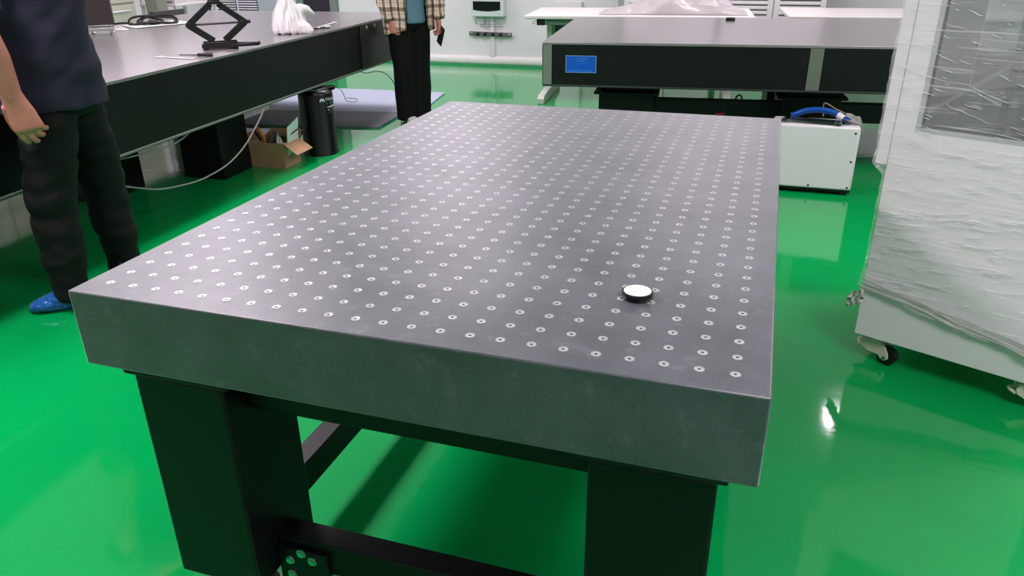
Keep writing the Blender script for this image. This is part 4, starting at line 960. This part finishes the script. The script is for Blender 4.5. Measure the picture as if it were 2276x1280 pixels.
# --- person in an open plaid shirt behind the granite table
f2 = Vector((.80, -.60, 0)).normalized(); l2 = Vector((-f2.y, f2.x, 0))
B = V(-1.575, 4.775, 0)
def at2(fv, lv, z): return B + f2 * fv + l2 * lv + V(0, 0, z)
a2 = (at2(0, .06, .085), at2(0, -.06, .085)); k2 = (at2(.01, .065, .45), at2(.01, -.065, .45)); h2 = (at2(0, .075, .82), at2(0, -.075, .82))
chest2 = at2(.0, 0, 1.22); neck2 = at2(.0, 0, 1.40); head2 = at2(.02, 0, 1.555)
sL2, sR2 = at2(0, .18, 1.34), at2(0, -.18, 1.34)
eL2, wL2 = at2(.03, .24, 1.04), at2(.085, .215, .79)
eR2, wR2 = at2(-.01, -.22, 1.04), at2(.06, -.175, .80)
mb = MB()
for a, k, h_ in zip(a2, k2, h2): mb.tube([V(a.x, a.y, .04), a, k, h_, h_ + V(0, 0, .06)], [.036, .036, .05, .07, .065], 14)
mb.loft([(at2(0, 0, .78), l2 * .14, f2 * .09), (at2(0, 0, .95), l2 * .13, f2 * .09), (chest2 - V(0, 0, .1), l2 * .14, f2 * .095), (chest2 + V(0, 0, .06), l2 * .155, f2 * .09), (neck2 - V(0, 0, .03), l2 * .08, f2 * .06)], 20)
mb.tube([neck2 - V(0, 0, .05), neck2, head2 - V(0, 0, .06)], [.058, .052, .05], 14)
head_shapes(mb, head2, f2, l2, .96)
mb.tube([sL2, sL2.lerp(eL2, .5), eL2, wL2], [.05, .043, .037, .027], 14)
mb.tube([sR2, sR2.lerp(eR2, .5), eR2, wR2], [.05, .043, .037, .027], 14)
hand_shapes(mb, wL2, V(.1, .0, -1), l2, f2, .75, .92)
hand_shapes(mb, wR2, V(.08, 0, -1) , -l2 + f2 * .3, f2, 1.0, .95)
pl = tag(link('person', fuse(mb, .0055, 2, None, 'person'), m_skin, angle=180), 'person in an open brown plaid shirt and black trousers holding a phone', 'person')
mb = MB()
for a, k, h_ in zip(a2, k2, h2):
    mb.loft([(V(a.x, a.y, .03), l2 * .082, f2 * .088), (a.lerp(k, .5), l2 * .088, f2 * .094), (k, l2 * .09, f2 * .098), (k.lerp(h_, .5), l2 * .095, f2 * .108), (h_, l2 * .095, f2 * .118), (h_ + V(0, 0, .08), l2 * .09, f2 * .112)], 22)
mb.loft([(at2(0, 0, .74), l2 * .14, f2 * .118), (at2(0, 0, .85), l2 * .162, f2 * .12), (at2(0, 0, .95), l2 * .15, f2 * .11)], 24)
link('trousers', fuse(mb, .009, 4, cloth_folds(.006, 7, 6, 3), 'trousers'), mat('black_wide_trousers', (10, 9, 11), .8, spec=.25, var=.15), pl, angle=180)
def plaid_mat():
    m = bpy.data.materials.new('plaid_flannel'); m.use_nodes = True; nt = m.node_tree; N = nt.nodes; L = nt.links; b = N['Principled BSDF']
    b.inputs['Roughness'].default_value = .85
    tc = N.new('ShaderNodeTexCoord'); sp = N.new('ShaderNodeSeparateXYZ')
    dn = N.new('ShaderNodeTexNoise'); dn.inputs['Scale'].default_value = 5; L.new(tc.outputs['Object'], dn.inputs['Vector'])
    av = N.new('ShaderNodeVectorMath'); av.operation = 'MULTIPLY_ADD'; av.inputs[1].default_value = (.05, .05, .05); L.new(dn.outputs['Color'], av.inputs[0]); L.new(tc.outputs['Object'], av.inputs[2])
    L.new(av.outputs[0], sp.inputs[0])
    def M_(op, a, b_=None):
        n = N.new('ShaderNodeMath'); n.operation = op
        for i, q in enumerate((a, b_)):
            if q is None: continue
            if isinstance(q, (int, float)): n.inputs[i].default_value = q
            else: L.new(q, n.inputs[i])
        return n.outputs[0]
    hz = M_('ADD', M_('MULTIPLY', sp.outputs[0], 1.0), M_('MULTIPLY', sp.outputs[1], .55))
    def stripes(src, per, wd, off=0.):
        fr = M_('FRACT', M_('ADD', M_('DIVIDE', src, per), off)); return M_('LESS_THAN', fr, wd)
    v1 = stripes(hz, .062, .36); v2 = stripes(hz, .062, .10, .35); h1 = stripes(sp.outputs[2], .075, .34); h2_ = stripes(sp.outputs[2], .075, .08, .3)
    tot = M_('ADD', M_('ADD', M_('MULTIPLY', v1, .42), M_('MULTIPLY', v2, .2)), M_('ADD', M_('MULTIPLY', h1, .36), M_('MULTIPLY', h2_, .15)))
    cr_ = N.new('ShaderNodeValToRGB'); e = cr_.color_ramp.elements; e[0].position = 0; e[0].color = lin((226, 204, 190)); e[1].position = .85; e[1].color = lin((72, 52, 48))
    el = cr_.color_ramp.elements.new(.42); el.color = lin((136, 112, 98))
    L.new(tot, cr_.inputs[0]); L.new(cr_.outputs[0], b.inputs['Base Color'])
    return m
m_plaid = plaid_mat()
def shirt_shell():
    """Open shirt: a sheet around the body with a gap at the front."""
    mb = MB()
    def fn(u, v):
        z = .70 + .68 * v
        gap = .42 + .10 * (1 - v)
        a = gap + (2 * PI - 2 * gap) * u                # angle from the facing direction
        ra, rb = (.195 - .01 * v if v < .85 else .1865 - (v - .85) * .7), (.165 - .02 * v if v < .85 else .145 - (v - .85) * .5)
        k = 1 + .06 * nz((math.cos(a) * 3, math.sin(a) * 3, v * 2 + 3)) + .045 * (1 - v) * math.sin(a * 7 + v * 5)
        hem = -.035 * math.cos(a) * (1 - v) + .02 * nz((a * 2, 0, 5)) * (1 - v)
        return B + f2 * math.cos(a) * rb * k + l2 * math.sin(a) * ra * k + V(0, 0, z - hem)
    mb.grid(fn, 90, 50)
    return mb
shirt_shell().build('plaid_shirt', m_plaid, pl, thick=.005, angle=180, fixn=False)
for nm, s_, e_, w_ in (('sleeve', sL2, eL2, wL2), ('sleeve', sR2, eR2, wR2)):
    mb = MB(); mb.tube([s_.lerp(neck2, .3), s_, s_.lerp(e_, .5), e_, e_.lerp(w_, .5), w_ + (w_ - e_).normalized() * -.005], [.055, .075, .072, .066, .062, .056], 18)
    link(nm, fuse(mb, .008, 3, cloth_folds(.009, 14, 26, 8), nm), m_plaid, pl, angle=180)
mb = MB(); mb.loft([(at2(.01, 0, .775), l2 * .152, f2 * .128), (at2(.01, 0, .9), l2 * .15, f2 * .12), (at2(.01, 0, 1.15), l2 * .15, f2 * .12), (at2(0, 0, 1.32), l2 * .13, f2 * .1), (at2(0, 0, 1.40), l2 * .065, f2 * .065)], 26)
link('denim_shirt', fuse(mb, .009, 3, cloth_folds(.004, 6, 5, 3), 'denim_shirt'), mat('blue_denim', (96, 130, 152), .8, var=.12, vscale=30), pl, angle=180)
m_shoe = mat('dark_shoe', (36, 36, 38), .5)
for a in a2: shoe('shoe', a, f2, mat('pale_shoe', (200, 198, 196), .5), pl, .25, .045, .075)
person_extras(pl, head2, f2, l2, m_hair, .96)
hp = wL2 + V(.0, .0, -.12)
ph = thing('phone', 'dark phone held edge-on in the left hand of the plaid-shirted person', 'phone', hp + f2 * .025 + l2 * .005, math.atan2(f2.y, f2.x))
ph.rotation_euler = Euler((0, math.radians(28), math.atan2(f2.y, f2.x)))
MB().box(-.035, .035, -.0045, .0035, -.075, .075).build('phone_body', m_darkpanel, ph, bevel=.003)
MB().box(-.032, .032, .0035, .0042, -.07, .07).build('phone_screen', m_blackg, ph, smooth=False)
